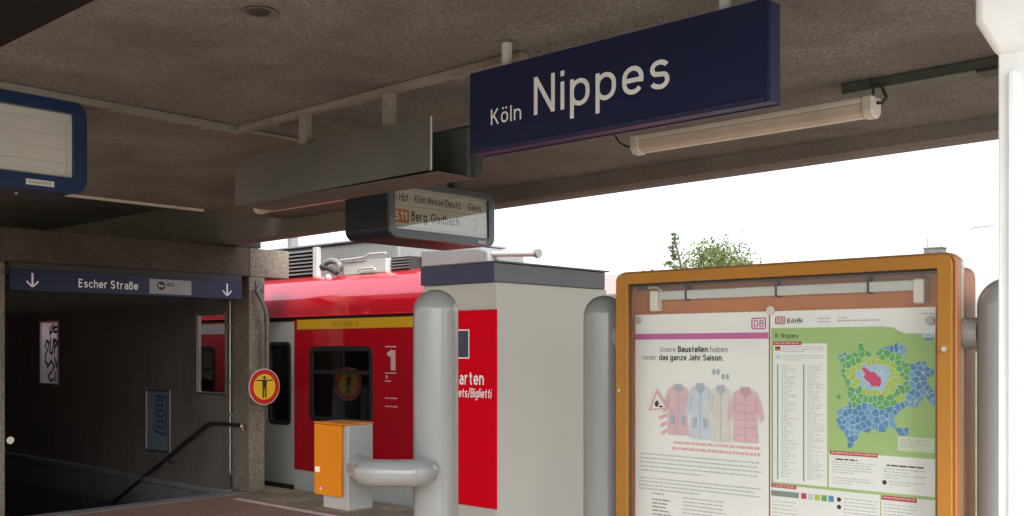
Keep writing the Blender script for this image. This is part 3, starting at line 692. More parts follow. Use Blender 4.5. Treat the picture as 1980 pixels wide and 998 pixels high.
G().box(TX0, TX1, TY + .065, 10.385, 2.02, 2.06).build('inner_ceiling', INTERIOR, tr)
G().box(TX0, TX0 + .06, TY + .065, 10.385, -.45, 2.09).build('rear_end', TRAINRED, tr)
# cab end
def cab(y0, y1, shift, inset):
    return [(TX1 + .002, y0, -.45), (TX1 + 1.25, y0, -.45), (TX1 + 1.4, y0, .3), (TX1 + 1.3, y0, .95), (TX1 + .62, y0, 2.0), (TX1 + .3, y0, 2.3), (TX1 + .002, y0, 2.42)]
g = G().extrude(cab(TY + .01, 0, 0, 0), (0, 2.98, 0))
nose = g.build('cab_nose', TRAINRED, tr, bevel=.12, seg=5, smooth=True)
G().add([(TX1 + 1.30, TY + .3, 1.0), (TX1 + 1.30, 10.15, 1.0), (TX1 + .675, 10.15, 1.96), (TX1 + .675, TY + .3, 1.96)], [(0, 1, 2, 3)]).build('windscreen', RUBBER, nose, recalc=False)
for y in (7.85, 9.85): G().tube([(TX1 + 1.3, y, .55), (TX1 + 1.40, y, .55)], .09, 20).build('headlight', LAMPW, nose, smooth=True)
wn_i = 0
for a, b in wins:
    fr = G().ring(rr(a + .002, b - .002, WZa + .002, WZb - .002, .09), rr(a + .06, b - .06, WZa + .06, WZb - .06, .05), mapA(TY - .006), 0, .05).build('window', RUBBER, tr)
    # fill the square corner of the opening behind the rounded rubber
    G().box(a + .06, b - .06, TY + .012, TY + .018, WZa + .055, WZb - .055).build('pane', GLASS_TINT, fr)
    G().box(a + .06, b - .06, TY - .002, TY + .011, 1.405, 1.45).build('divider', RUBBER, fr)
    for cx, cz, sx, sz in ((a, WZa, 1, 1), (b, WZa, -1, 1), (a, WZb, 1, -1), (b, WZb, -1, -1)):
        g = G().extrude([(cx, TY + .0005, cz), (cx + sx * .095, TY + .0005, cz), (cx + sx * .03, TY + .0005, cz + sz * .03), (cx, TY + .0005, cz + sz * .095)], (0, .045, 0))
        g.build('corner_fill', TRAINRED, fr)
    if a > -16:
        for sx in (a + .1, b - .55):
            s = G().box(sx, sx + .12, TY + .25, TY + 1.25, .45, 1.25).build('seat', SEATM, tr, bevel=.04, seg=3)
            G().box(sx + .13, sx + .45, TY + .25, TY + 1.25, .35, .48).build('cushion', SEATM, s, bevel=.04, seg=3)
for a, b in doors:
    m_ = (a + b) / 2
    for p, q in ((a + .01, m_ - .004), (m_ + .004, b - .01)):
        w0, w1 = (p + .13, q - .1)
        g = G(); y0, y1 = TY + .008, TY + .045
        g.box(p, w0, y0, y1, .02, 2.04); g.box(w1, q, y0, y1, .02, 2.04); g.box(w0, w1, y0, y1, .02, .78); g.box(w0, w1, y0, y1, 1.76, 2.04)
        dl = g.build('door', TRAINGREY, tr)
        G().ring(rr(w0 - .03, w1 + .03, .75, 1.79, .08), rr(w0 + .015, w1 - .015, .795, 1.745, .05), mapA(TY + .001), 0, .04).build('window_seal', RUBBER, dl)
        G().box(w0, w1, TY + .026, TY + .032, .78, 1.76).build('pane', GLASS_TINT, dl)
    G().box(a + .002, b - .002, TY + .002, TY + .05, -.1, .016).build('door_step', TRAINDARK, tr)
    G().box(a + .002, b - .002, TY + .01, TY + .05, 2.043, 2.06).build('door_header', TRAINDARK, tr)
G().box(TX0, TX1 - .02, TY + .06, 10.38, -.75, -.46).build('underframe', TRAINDARK, tr)
for bx in (-9.2, -24, -40):
    bg_ = G().box(bx - 1.4, bx + 1.4, 8.0, 9.9, -.80, -.755).build('bogie', TRAINDARK, tr)
    for wx in (-1.0, 1.0):
        for wy in (8.15, 9.62): G().tube([(bx + wx, wy, -.37 + -.0), (bx + wx, wy + .13, -.37)], .42, 24).build('wheel', STEELRAIL, bg_, smooth=True)
# roof equipment
def ac_unit(x0, x1, lx0, lx1):
    u = G().box(x0, x1, 8.02, 9.88, 2.60, 3.03).build('air_conditioner', ROOFGREY, tr, bevel=.03, seg=3, smooth=True)
    G().box(x0 - .02, x1 + .02, 7.99, 9.91, 3.032, 3.06).build('lid', ROOFGREY, u, bevel=.008)
    G().box(lx0, lx1, 8.0, 8.018, 2.66, 3.015).build('grille_back', TRAINDARK, u)
    n = 7
    for i in range(n):
        z = 2.675 + i * .048
        G().extrude([(lx0, 7.965, z), (lx0, 7.998, z + .012), (lx0, 7.998, z + .026), (lx0, 7.965, z + .014)], (lx1 - lx0, 0, 0)).build('grille_slat', ROOFGREY, u)
    G().box(lx1 + .003, lx1 + .09, 7.95, 8.018, 2.62, 3.015).build('grille_post', ROOFPALE, u, bevel=.004)
    return u
ac_unit(-14.2, -9.07, -12.4, -10.66)
ac_unit(-24.5, -19.5, -23.5, -21.7)
cb = G().box(-9.86, -9.06, 7.82, 8.01, 2.60, 2.775).build('roof_cabinet', ROOFPALE, tr, bevel=.015, seg=2)
G().tube([(-9.9, 7.80, 2.79), (-9.45, 7.80, 2.80), (-9.35, 7.80, 2.835), (-9.05, 7.80, 2.83)], .014, 8).build('roof_pipe', ROOFPALE, cb, smooth=True)
G().tube([(-9.55, 7.78, 2.63), (-9.5, 7.78, 2.665), (-9.25, 7.78, 2.665), (-9.2, 7.78, 2.63)], .012, 8).build('grab_rail', ROOFPALE, cb, smooth=True)
lv = G().box(-9.05, -8.70, 7.88, 8.3, 2.60, 2.78).build('louvre_box', TRAINDARK, tr, bevel=.008)
for i in range(4): G().box(-9.03, -8.72, 7.865, 7.879, 2.645 + i * .033, 2.657 + i * .033).build('louvre_slat', ROOFGREY, lv)
cl = G()
pts = [(-10.15 + .17 * math.cos(R(a)), 7.86, 2.72 + .085 * math.sin(R(a))) for a in range(-30, 200, 15)]
cl.tube(pts, .038, 10)
co = cl.build('pipe_loop', ROOFGREY, tr, smooth=True)
G().tube([(-10.32, 7.83, 2.74), (-10.12, 7.80, 2.70), (-10.0, 7.83, 2.64)], .03, 10).build('valve_arm', TRAINDARK, co, smooth=True)
G().lathe((-10.13, 7.80, 2.55), [(.03, 0), (.045, .03), (.045, .06), (.03, .08)], 14).build('valve_body', ROOFPALE, co, smooth=True)
fa = G().extrude([(-8.69, 8.02, 2.40), (-8.69, 8.02, 2.86), (-7.75, 8.02, 2.83), (-7.6, 8.02, 2.78), (-7.55, 8.02, 2.40)], (0, .6, 0)).build('roof_fairing', ROOFGREY, tr, bevel=.03, seg=3, smooth=True)
G().tube([(-7.6, 8.10, 2.745), (-7.05, 8.10, 2.715), (-6.96, 8.10, 2.712)], [.03, .034, .038], 14).build('horn', ROOFPALE, fa, smooth=True)
G().tube([(-6.97, 8.10, 2.712), (-6.93, 8.10, 2.711)], .05, 16).build('horn_mouth', ROOFGREY, fa, smooth=True)

# ------------------------------------------------------------------ overhead: station sign, conduits, trough, lamps, displays
ns = thing('station_sign', (-2.56, 3.39, 2.6), 'hanging dark blue station name sign reading Köln Nippes in white', 'sign')
G().box(-3.293, -1.772, 3.352, 3.364, 2.602, 2.982).build('front_panel', NAVY, ns, bevel=.002)
G().box(-3.288, -1.768, 3.366, 3.432, 2.606, 2.976).build('casing', NAVYEDGE, ns, bevel=.004)
G().box(-3.293, -1.772, 3.434, 3.446, 2.602, 2.982).build('rear_panel', NAVY, ns, bevel=.002)
G().box(-3.285, -1.785, 3.342, 3.3515, 2.606, 2.618).build('drip_edge', NAVYEDGE, ns)
mNs = mapA(3.3505)
G().text('Köln', -3.158, 2.7215, mNs, .071, .186, bold=-.008).build('small_lettering', WHITET, ns, recalc=False)
G().text('Nippes', -2.90, 2.7265, mNs, .166, .708, bold=-.012).build('large_lettering', WHITET, ns, recalc=False)
for x in (-3.095, -1.97):
    p = G().tube([(x, 3.39, 2.977), (x, 3.39, 3.098)], .024, 16).build('hanger_tube', mat('hanger_grey', (0.55, 0.56, 0.55), 0.3), ns, smooth=True)  # light grey colour stands in for light reflecting off silver tube
    G().lathe((x, 3.39, 3.09), [(.045, 0), (.045, .009)], 20).build('flange', POLEM, p)

def lamp(x0, x1, label):
    y, zt = 5.1, 2.995
    t = thing('fluorescent_lamp', ((x0 + x1) / 2, y, zt), label, 'lamp', 'fluorescent lamps along the canopy edge')
    G().extrude([(x0 + .05, y - .055, zt - .03), (x0 + .05, y - .055, zt), (x0 + .05, y + .055, zt), (x0 + .05, y + .055, zt - .03)], (x1 - x0 - .1, 0, 0)).build('housing', LAMPW, t, bevel=.006)
    G().extrude([(x0 + .052, y - .052, zt - .032), (x0 + .052, y + .052, zt - .032), (x0 + .052, y + .045, zt - .082), (x0 + .052, y + .02, zt - .10), (x0 + .052, y - .02, zt - .10), (x0 + .052, y - .045, zt - .082)], (x1 - x0 - .104, 0, 0)).build('diffuser', LAMPD, t, bevel=.004)
    for a in (x0, x1 - .06):
        G().extrude([(a, y - .062, zt - .08), (a, y - .062, zt + .004), (a, y + .062, zt + .004), (a, y + .062, zt - .08), (a, y + .03, zt - .108), (a, y - .03, zt - .108)], (.06, 0, 0)).build('end_cap', LAMPW, t, bevel=.012, seg=3)
    G().tube([(x1 - .02, y, zt + .004), (x1 - .02, y, zt + .06), (x1 - .03, y, 3.098)], .007, 8).build('cord', CABLE, t, smooth=True)
    G().tube([(x1 - .005, y, zt - .03), (x1 + .03, y, zt - .035), (x1 + .05, y, zt - .01), (x1 + .03, y + .01, zt + .03), (x1 + .02, y, zt + .07), (x1 + .02, y, 3.07)], .009, 8).build('cable', CABLE, t, smooth=True)
    G().tube([(x0 + .005, y, zt - .04), (x0 - .06, y, zt - .045), (x0 - .12, y, zt - .01), (x0 - .16, y, zt + .05), (x0 - .17, y, 3.098)], .006, 8).build('lead', CABLE, t, smooth=True)
    G().tube([(x0 + .25, y, zt), (x0 + .25, y, 3.098)], .008, 8).build('suspension', ALU, t)
    return t
lamp(-3.59, -2.082, 'cream fluorescent lamp hanging below the station name sign')
lamp(-7.62, -6.11, 'fluorescent lamp half hidden behind the grey metal trough')
dd = thing('cable_duct', (-1.0, 5.14, 3.1), 'dark green cable duct on the ceiling above the cream lamp', 'duct')
G().box(-2.28, .35, 5.115, 5.215, 3.045, 3.098).build('duct', DARKDUCT, dd, bevel=.004)
G().box(-1.6, -1.5, 5.10, 5.23, 3.03, 3.044).build('joint_cover', DARKSTEEL, dd, bevel=.004)
cA = thing('ceiling_conduit', (-4.5, 3.55, 3.1), 'pale conduit along the ceiling carrying the grey trough, ending by the sign', 'conduit')
G().box(-5.60, -3.22, 3.53, 3.585, 3.062, 3.098).build('channel', CONDUIT, cA, bevel=.004)
G().box(-3.215, -3.14, 3.53, 3.59, 3.07, 3.098).build('end_box', CONDUIT, cA, bevel=.006)
for x in (-5.2, -4.4, -3.6): G().box(x, x + .05, 3.518, 3.597, 3.056, 3.061).build('clip', CONDUIT, cA, bevel=.001)
cB = thing('ceiling_conduit', (-5.53, 2.5, 3.1), 'pale conduit crossing the ceiling above the blue display', 'conduit')
G().box(-5.555, -5.505, 1.75, 3.527, 3.058, 3.098).build('channel', CONDUIT, cB, bevel=.004)
G().tube([(-5.53, 3.59, 3.085), (-5.53, 4.3, 3.085)], .012, 8).build('pipe', CONDUIT, cB, smooth=True)
for y in (2.0, 2.7, 3.3): G().box(-5.57, -5.49, y, y + .05, 3.052, 3.057).build('clip', CONDUIT, cB, bevel=.001)

tg = thing('metal_trough', (-4.58, 3.6, 2.6), 'grey sheet metal trough hung from the ceiling left of the name sign', 'trough')
G().extrude([(-5.47, 3.49, 2.585), (-5.47, 3.49, 2.845), (-5.25, 3.49, 2.872), (-3.70, 3.49, 2.872), (-3.705, 3.49, 2.603)], (0, .004, 0)).build('front_plate', GALV, tg)
G().box(-5.47, -3.66, 3.496, 3.76, 2.586, 2.590).build('bottom_plate', GALV, tg)
G().box(-5.47, -3.60, 3.762, 3.768, 2.586, 2.872).build('rear_plate', GALV, tg)
G().box(-3.708, -3.699, 3.4885, 3.4945, 2.60, 2.872).build('folded_edge', mat('pale_sheet_edge', (0.5, 0.5, 0.47), 0.5), tg)  # narrow strip, paler than the plate, down its right end
G().box(-5.47, -5.462, 3.4945, 3.761, 2.591, 2.85).build('end_plate', GALV, tg)
G().box(-3.80, -3.68, 3.73, 3.761, 2.592, 2.85).build('inner_bracket', GALV, tg, bevel=.003)
for x in (-4.82, -4.08):
    G().box(x - .035, x + .035, 3.52, 3.565, 2.80, 3.06).build('hanger', CONDUIT, tg, bevel=.004)

def display(label, y0, y1, z0, z1, x, depth, hm, fm, scr, recess, group='platform destination displays'):
    t = thing('destination_display', (x - depth / 2, (y0 + y1) / 2, z0), label, 'display', group)
    mp = mapB(x)
    G().slab(rr(y0, y1, z0, z1, .075, 8), mp, .03, depth).build('housing', hm, t, smooth=True, bevel=.012, seg=3)
    s0, s1, v0, v1 = scr
    G().ring(rr(y0 - .003, y1 + .003, z0 - .003, z1 + .003, .078, 8), rr(s0, s1, v0, v1, .012, 8), mp, 0, .029).build('bezel', fm, t, bevel=.004)
    return t, mp
# right-hand display
s = (4.852, 5.838, 2.578, 2.888)
d2, mp = display('dark slate destination display with S11 badge hanging behind the trough', 4.80, 5.90, 2.515, 2.932, -5.52, .52, DISPG, DISPF, s, .07)
BX = .026
G().box(-5.55 + .001, -5.5475, s[0] + .001, s[1] - .001, s[2] + .001, s[3] - .001).build('flap_panel', FLAPC, d2)
mF = mapB(-5.546)
g = G()
g.rect(s[0], s[1], 2.868, 2.873, mF); g.rect(s[0], s[1], 2.752, 2.756, mF); g.rect(s[0], s[1], 2.60, 2.603, mF)
g.build('flap_gap', GREYT, d2, recalc=False, kind='stuff')
G().text('n Hbf - Köln Messe/Deutz', 4.862, 2.785, mF, .058, .68, bold=.004).build('route_lettering', BLACKT, d2, recalc=False)
G().text('Gleis', 5.625, 2.785, mF, .055, .15).build('track_lettering', BLACKT, d2, recalc=False)
bd = G().rect(4.853, 5.005, 2.625, 2.725, mF, -.001).build('line_badge', SBAHN, d2, recalc=False)
G().text('S11', 4.868, 2.645, mF, .06, .115, d=-.002, bold=.01).build('badge_lettering', WHITET, bd, recalc=False)
G().text('Berg. Gladbach', 5.03, 2.65, mF, .07, .50, bold=.012).build('destination_lettering', BLACKT, d2, recalc=False)
G().text('2', 5.68, 2.625, mF, .10, .06, bold=-.02).build('track_number', GREYT, d2, recalc=False)
TL = -math.tan(R(1.1)) * (s[3] - s[2])          # the front glass leans back a little
G().add([(-5.532, s[0] + .001, s[2] + .001), (-5.532, s[1] - .001, s[2] + .001), (-5.532 + TL, s[1] - .001, s[3] - .001), (-5.532 + TL, s[0] + .001, s[3] - .001)], [(0, 1, 2, 3)]).build('pane', GLASS_DISP, d2, recalc=False)
npl = G().rect(5.715, 5.80, 2.532, 2.556, mp, -.001).build('maker_plate', FLAPW, d2, recalc=False)
g = G()
for i in range(7): g.rect(5.728 + i * .009, 5.734 + i * .009, 2.54, 2.549, mp, -.002)
g.build('plate_print', GREYT, npl, recalc=False, kind='stuff')
for y in (5.0, 5.7): G().box(-5.82, -5.74, y - .04, y + .04, 2.935, 3.098).build('suspension_post', GALV, d2, bevel=.004)
# left-hand blue display
s = (1.50, 2.498, 2.638, 2.99)
d1, mp = display('bright blue destination display with blank cream rows at the upper left', 1.42, 2.57, 2.556, 3.052, -5.5, .42, DISPG, DISPB, s, .05)
G().box(-5.529, -5.5265, s[0] + .001, s[1] - .001, s[2] + .001, s[3] - .001).build('flap_panel', FLAPC, d1)
for z0, z1 in ((2.945, 2.983), (2.865, 2.94), (2.79, 2.862), (2.715, 2.787), (2.645, 2.712)):
    fl = G().box(-5.5262, -5.522, s[0] + .01, s[1] - (.005 if z0 > 2.94 else .035), z0, z1).build('flap', FLAPW, d1, bevel=.001)
    if z0 < 2.94:
        g = G()
        for k in range(9):
            yy = 1.55 + k * .1 + random.uniform(-.01, .01)
            g.rect(yy, yy + random.uniform(.01, .035), (z0 + z1) / 2 - .002, (z0 + z1) / 2 + .002, mapB(-5.5217))
        g.build('faint_print', FLAPC, fl, recalc=False, kind='stuff')
G().box(-5.526, -5.522, s[1] - .032, s[1] - .002, 2.645, 2.94).build('end_strip', FLAPW, d1)
npl = G().rect(2.24, 2.39, 2.575, 2.606, mp, -.001).build('maker_plate', FLAPC, d1, recalc=False)
g = G()
for i in range(9): g.rect(2.255 + i * .013, 2.264 + i * .013, 2.584, 2.597, mp, -.002)
g.build('plate_print', GREYT, npl, recalc=False, kind='stuff')
G().box(-5.52, -5.514, s[0] + .001, s[1] - .001, s[2] + .001, s[3] - .001).build('pane', GLASS_CLEAR, d1)
for y in (1.65, 2.3): G().box(-5.74, -5.66, y - .04, y + .04, 3.055, 3.098).build('suspension_post', GALV, d1, bevel=.004)
for y in (2.28, 2.1): G().lathe((-5.72, y, 2.548), [(.006, 0), (.012, .004), (.012, .008)], 12).build('screw', CHROME, d1)

# ------------------------------------------------------------------ ticket machine
tm = thing('ticket_machine', (-3.4, 3.8, 0), 'light grey ticket machine with red front panel and navy header', 'ticket machine')
G().box(-3.648, -3.150, 3.384, 4.22, .08, 2.008).build('cabinet', MACHW, tm, bevel=.006)
G().box(-3.63, -3.17, 3.41, 4.20, 0, .08).build('plinth', MACHD, tm)
hd = G().box(-3.652, -3.158, 3.376, 4.218, 2.010, 2.098).build('header', MACHD, tm, bevel=.004)
G().box(-3.651, -3.160, 3.372, 3.3755, 2.011, 2.097).build('header_front', MACHN, hd)
G().box(-3.66, -3.14, 3.37, 4.23, 2.099, 2.106).build('lid', GALV, tm, bevel=.002)
rp_ = G().box(-3.642, -3.146, 3.372, 3.383, .966, 1.882).build('front_panel', MACHR, tm, bevel=.002)
mM = mapA(3.3705)
G().text('Fahrkarten', -3.548, 1.533, mM, .062, .326, bold=.012).build('large_lettering', WHITET, rp_, recalc=False)
G().text('Tickets/Biglietti', -3.46, 1.474, mM, .042, .285, bold=.012, italic=.12).build('small_lettering', WHITET, rp_, recalc=False)
pc = G().rect(-3.455, -3.315, 1.655, 1.792, mM).build('pictogram_border', WHITET, rp_, recalc=False)
G().rect(-3.449, -3.321, 1.661, 1.786, mM, -.0012).build('pictogram', MACHN, pc, recalc=False)
sc_ = G().box(-3.60, -3.42, 3.366, 3.3715, 1.16, 1.36).build('screen', RUBBER, rp_, bevel=.003)
G().box(-3.60, -3.44, 3.364, 3.3715, 1.02, 1.10).build('coin_slot', ALU, rp_, bevel=.003)

# ------------------------------------------------------------------ validator on its post
PX, PY = -2.927, 2.785
def dome_post(g, c, r, h, rad_seg=40):
    prof = [(r, 0)] + [(r, h - r)] + [(r * math.cos(R(a)), h - r + r * math.sin(R(a))) for a in range(6, 88, 6)] + [(.002, h)]
    return g.lathe(c, prof, rad_seg)
vp = thing('ticket_validator', (PX, PY, 0), 'grey round topped post with orange ticket validator on a bent tube arm', 'validator')
dome_post(G(), (PX, PY, 0), .09, 1.937).build('post', GREYTUBE, vp, smooth=True)
G().lathe((PX, PY, 0), [(.15, 0), (.15, .012)], 32).build('base_plate', GREYTUBE, vp)
F2 = Vector((-.670, .742, 0)); R2 = Vector((.742, .670, 0))
VX1, VY0, VX0, VY1 = -3.166, 2.530, -3.357, 2.662
zc = 1.227
S = Vector((PX, PY, zc)); near = S - F2 * .19 - R2 * .03
E = Vector((VX1 - .03, (VY0 + VY1) / 2 + .02, zc))
# out of the post, across to the left, back into the validator
lft = near - R2 * .232
path = [S - R2 * .03, S - R2 * .03 - F2 * .08]
c1 = near + F2 * .075
for i in range(1, 7):
    a = R(90 * i / 6); path.append(c1 - R2 * .075 + R2 * .075 * math.cos(a) - F2 * .075 * math.sin(a))
c2 = lft + F2 * .075
for i in range(0, 7):
    a = R(90 * i / 6); path.append(c2 + R2 * .075 - R2 * .075 * math.sin(a) - F2 * .075 * math.cos(a))
path += [Vector((-3.10, 2.555, zc)), Vector((-3.20, 2.60, zc))]
G().tube(path, .052, 24).build('arm', GREYTUBE, vp, smooth=True)
vb = G().box(VX0 + .03, VX1, VY0 + .004, VY1, 1.056, 1.396).build('validator_box', GREYTUBE, vp, bevel=.004)
dr = G().box(VX0 - .01, VX1 - .03, VY0 - .012, VY0 + .003, 1.108, 1.395).build('door', ORANGE, vb, bevel=.004)
G().box(VX0 - .01, VX0 + .029, VY0 + .0035, VY1 - .01, 1.108, 1.395).build('end_cover', ORANGE, vb, bevel=.004)
G().box(VX0 - .012, VX1 + .002, VY0 - .014, VY1 + .002, 1.3965, 1.404).build('hood', ORANGE, vb, bevel=.003)
G().tube([(VX0 + .04, VY0 - .016, 1.135), (VX0 + .04, VY0 - .0125, 1.135)], .008, 14).build('lock', CHROME, dr)
G().box(VX0 + .0, VX0 + .03, VY0 - .0145, VY0 - .0125, 1.20, 1.222).build('ticket_slot', LAMPW, dr)

# ------------------------------------------------------------------ display case and its posts
dc = thing('display_case', (-1.76, 3.39, 0), 'orange framed glass display case on grey tube posts holding two posters', 'display case')
CXa, CXb, CZ0, CZ1 = -2.403, -1.100, .55, 2.0
mC = mapA(3.280)
G().ring(rr(CXa, CXb, CZ0, CZ1, .03), rr(CXa + .056, CXb - .046, CZ0 + .06, CZ1 - .043, .004), mC, 0, .012).build('door_frame', CASEO, dc, bevel=.003)
G().ring(rr(CXa + .006, CXb - .006, CZ0 + .006, CZ1 - .006, .026), rr(CXa + .05, CXb - .05, CZ0 + .05, CZ1 - .05, .004), mC, .0125, .02).build('door_seal', SEAL, dc)
G().ring(rr(CXa - .008, CXb + .008, CZ0 - .008, CZ1 + .008, .036), rr(CXa + .012, CXb - .012, CZ0 + .012, CZ1 - .012, .02), mC, .0205, .07).build('front_shell', CASES, dc, bevel=.004, smooth=True)
G().ring(rr(CXa - .004, CXb + .004, CZ0 - .004, CZ1 + .004, .034), rr(CXa + .012, CXb - .012, CZ0 + .012, CZ1 - .012, .02), mC, .0705, .105).build('middle_band', ALU, dc)
G().ring(rr(CXa - .008, CXb + .008, CZ0 - .008, CZ1 - .03, .036), rr(CXa + .012, CXb - .012, CZ0 + .012, CZ1 - .05, .02), mC, .1055, .205).build('rear_shell', CASES, dc, bevel=.004, smooth=True)
G().box(CXa + .013, CXb - .013, 3.374, 3.384, CZ0 + .013, CZ1 - .052).build('back_board', CASEB, dc)
G().box(CXa + .0125, CXb - .0125, 3.40, 3.47, CZ0 + .013, CZ1 - .053).build('rear_board', CASEB, dc)
G().box(CXa + .04, CXb - .035, 3.296, 3.300, CZ0 + .04, CZ1 - .03).build('pane', GLASS_CLEAR, dc)
lk = G().tube([(CXb - .022, 3.272, 1.70), (CXb - .022, 3.2805, 1.70)], .0085, 14).build('lock', ALU, dc)
G().tube([(CXa + .018, 3.276, 1.535), (CXa + .018, 3.2795, 1.535)], .006, 12).build('screw', CHROME, dc)
lp = G().box(-2.24, -1.235, 3.345, 3.373, 1.893, 1.928).build('tube_lamp', mat('lamp_batten', (0.55, 0.57, 0.53), 0.45, var=0.08, dirt=0.3, dirtcol=(0.3, 0.3, 0.27)), dc, bevel=.004)
for a in (-2.275, -1.24):
    G().box(a, a + .035, 3.33, 3.372, 1.85, 1.93).build('lamp_holder', LAMPW, lp, bevel=.005)
for a in (-2.12, -1.74, -1.40): G().box(a, a + .008, 3.342, 3.374, 1.888, 1.95).build('clip', CABLE, lp)
G().tube([(-2.34, 3.35, 1.945), (-2.30, 3.35, 1.946)], .010, 10).build('cable_gland', CABLE, dc, smooth=True)
G().tube([(-2.30, 3.355, 1.945), (-2.26, 3.356, 1.945), (-2.235, 3.358, 1.93)], .004, 8).build('lamp_cable', LAMPW, dc, smooth=True)
for px in (-2.548, -.968):
    p = dome_post(G(), (px, 3.40, 0), .09, 1.925).build('post', GREYTUBE, dc, smooth=True)
    G().lathe((px, 3.40, 0), [(.15, 0), (.15, .012)], 32).build('base_plate', GREYTUBE, p)
for x0, x1 in ((-1.095, -1.05), (-2.475, -2.408)):
    for z in (1.75, .80): G().tube([(x0, 3.40, z), (x1, 3.40, z)], .052, 24).build('stub', GREYTUBE, dc, smooth=True)

# posters inside the case
PYP = 3.3700
def lines(g, u0, u1, v0, n, dv, mp, d, h=.0035, ragged=.15, lastshort=True):
    for i in range(n):
        v = v0 + i * dv; u = u0
        end = u1 - (random.random() * ragged * (u1 - u0)) - ((u1 - u0) * .45 if (lastshort and i == n - 1) else 0)
        while u < end - .004:
            w = min(random.uniform(.006, .03), end - u); g.rect(u, u + w, v, v + h, mp, d); u += w + .0035
lposter = thing('notice_poster', (-2.371, PYP, .998), 'white construction notice poster with pink stripe in the left half of the case', 'poster')
mL = lambda u, v, d: (-2.371 + u, PYP - .0012 - d, 1.838 - v)
G().box(-2.371, -1.778, PYP, PYP + .001, .998, 1.838).build('sheet', PAPER, lposter)
G().rect(0, .592, .077, .100, mL).build('stripe', MAGENTA, lposter, recalc=False)
lg = G().ring(rr(.523, .583, .022, .065, .006), rr(.528, .578, .027, .060, .003), mL, 0, .0003).build('logo', MAGENTA, lposter, recalc=False)
def DBtext(g, u, v, mp, cap, w, **k): return g.text('DB', u, v, mp, cap, w, **k)
def flipv(mp): return lambda u, v, d: mp(u, -v, d)
fL = flipv(mL)
G().text('DB', .534, -.056, fL, .025, .040, bold=.012).build('logo_lettering', MAGENTA, lg, recalc=False)
g = G(); g.text('Unsere', .118, -.150, fL, .0225, .074, bold=-.012); g.text('haben', .348, -.150, fL, .0225, .076, bold=-.012); g.text('wieder', .034, -.182, fL, .0225, .070, bold=-.012)
g.build('light_headline', mat('mid_grey_print', (0.20, 0.21, 0.22), 0.6), lposter, recalc=False)
g = G(); g.text('Baustellen', .204, -.150, fL, .0225, .133, bold=.03); g.text('das ganze Jahr Saison.', .116, -.182, fL, .0225, .288, bold=.03)
g.build('bold_headline', BLACKT, lposter, recalc=False)
# plain stand-in for the drawing: soft pastel shapes, road-works board
def blob(cu, cv, ru, rv, n=22, j=.16): return [(cu + ru * math.cos(2 * math.pi * i / n) * random.uniform(1 - j, 1 + j), cv + rv * math.sin(2 * math.pi * i / n) * random.uniform(1 - j, 1 + j)) for i in range(n)]
PASTELP = mat('print_pastel_pink', (0.72, 0.48, 0.54), 0.6, var=0.1, vs=25)
def jacket(cu, top, w, h, m_, trim, kind, d):
    P = [(-.22, .02), (.22, .02), (.58, .09), (.82, .3), (.97, .56), (.80, .64), (.60, .42), (.62, .72), (.68, 1), (0, 1.01), (-.68, 1), (-.62, .72), (-.60, .42), (-.80, .64), (-.97, .56), (-.82, .3), (-.58, .09)]
    q = lambda x, y: (cu + x * w / 2, top + y * h)
    b_ = G().flat([q(x + random.uniform(-.02, .02), y) for x, y in P], mL, d).build('garment_print', m_, lposter, recalc=False)
    G().flat([q(-.24, 0), (q(.24, 0)), q(.3, .1), q(.02, .2), q(-.28, .1)], mL, d + .0003).build('collar', trim, b_, recalc=False)
    G().flat([q(-.02, .2), q(.03, .2), q(.03, .99), q(-.02, .99)], mL, d + .0004).build('zip', trim, b_, recalc=False)
    for sx in (-1, 1):
        G().flat([q(sx * .60, .42), q(sx * .56, .44), q(sx * .52, .22), q(sx * .56, .2)], mL, d + .0005).build('seam', trim, b_, recalc=False)
        if kind == 0: G().flat([q(sx * .18, .62), q(sx * .48, .62), q(sx * .47, .80), q(sx * .2, .80)], mL, d + .0005).build('pocket', trim, b_, recalc=False)
    if kind == 1:
        for i in range(5): G().flat([q(-.6, .3 + i * .14), q(-.04, .32 + i * .14), q(-.04, .335 + i * .14), q(-.6, .315 + i * .14)], mL, d + .0005).build('seam', trim, b_, recalc=False); G().flat([q(.05, .32 + i * .14), q(.6, .3 + i * .14), q(.6, .315 + i * .14), q(.05, .335 + i * .14)], mL, d + .0005).build('seam', trim, b_, recalc=False)
PASTELD = mat('print_pastel_rose', (0.60, 0.33, 0.42), 0.6, var=0.1, vs=25)
jacket(.205, .275, .15, .20, PASTELP, PASTELG, 0, .0002)
jacket(.305, .27, .14, .215, PASTELB, PASTELG, 0, .0012)
jacket(.395, .275, .13, .215, PASTELC, PASTELG, 2, .0022)
jacket(.50, .28, .16, .205, PASTELP, PASTELD, 1, .0032)
g = G(); g.flat([(.115, .39), (.155, .385), (.16, .485), (.135, .485)], mL, .0045); bb = g.build('barrier_board', PAPER, lposter, recalc=False)
g = G()
for i in range(3): g.flat([(.118 + i * .006, .405 + i * .03), (.156, .39 + i * .03), (.157, .405 + i * .03), (.122 + i * .006, .42 + i * .03)], mL, .005)
g.build('barrier_stripe', PINKP, bb, recalc=False)
rs = G().ring([(.07, .385), (.165, .372), (.108, .295)], [(.082, .378), (.150, .369), (.110, .314)], mL, .0056, .0058).build('roadworks_triangle', PINKP, lposter, recalc=False)
G().flat([(.081, .379), (.151, .370), (.110, .313)], mL, .0053).build('triangle_field', PAPER, rs, recalc=False)
g = G(); g.flat(blob(.108, .355, .01, .012, 10), mL, .006); g.flat(blob(.128, .366, .009, .004, 10), mL, .006); g.build('triangle_symbol', BLACKT, rs, recalc=False)
g = G()
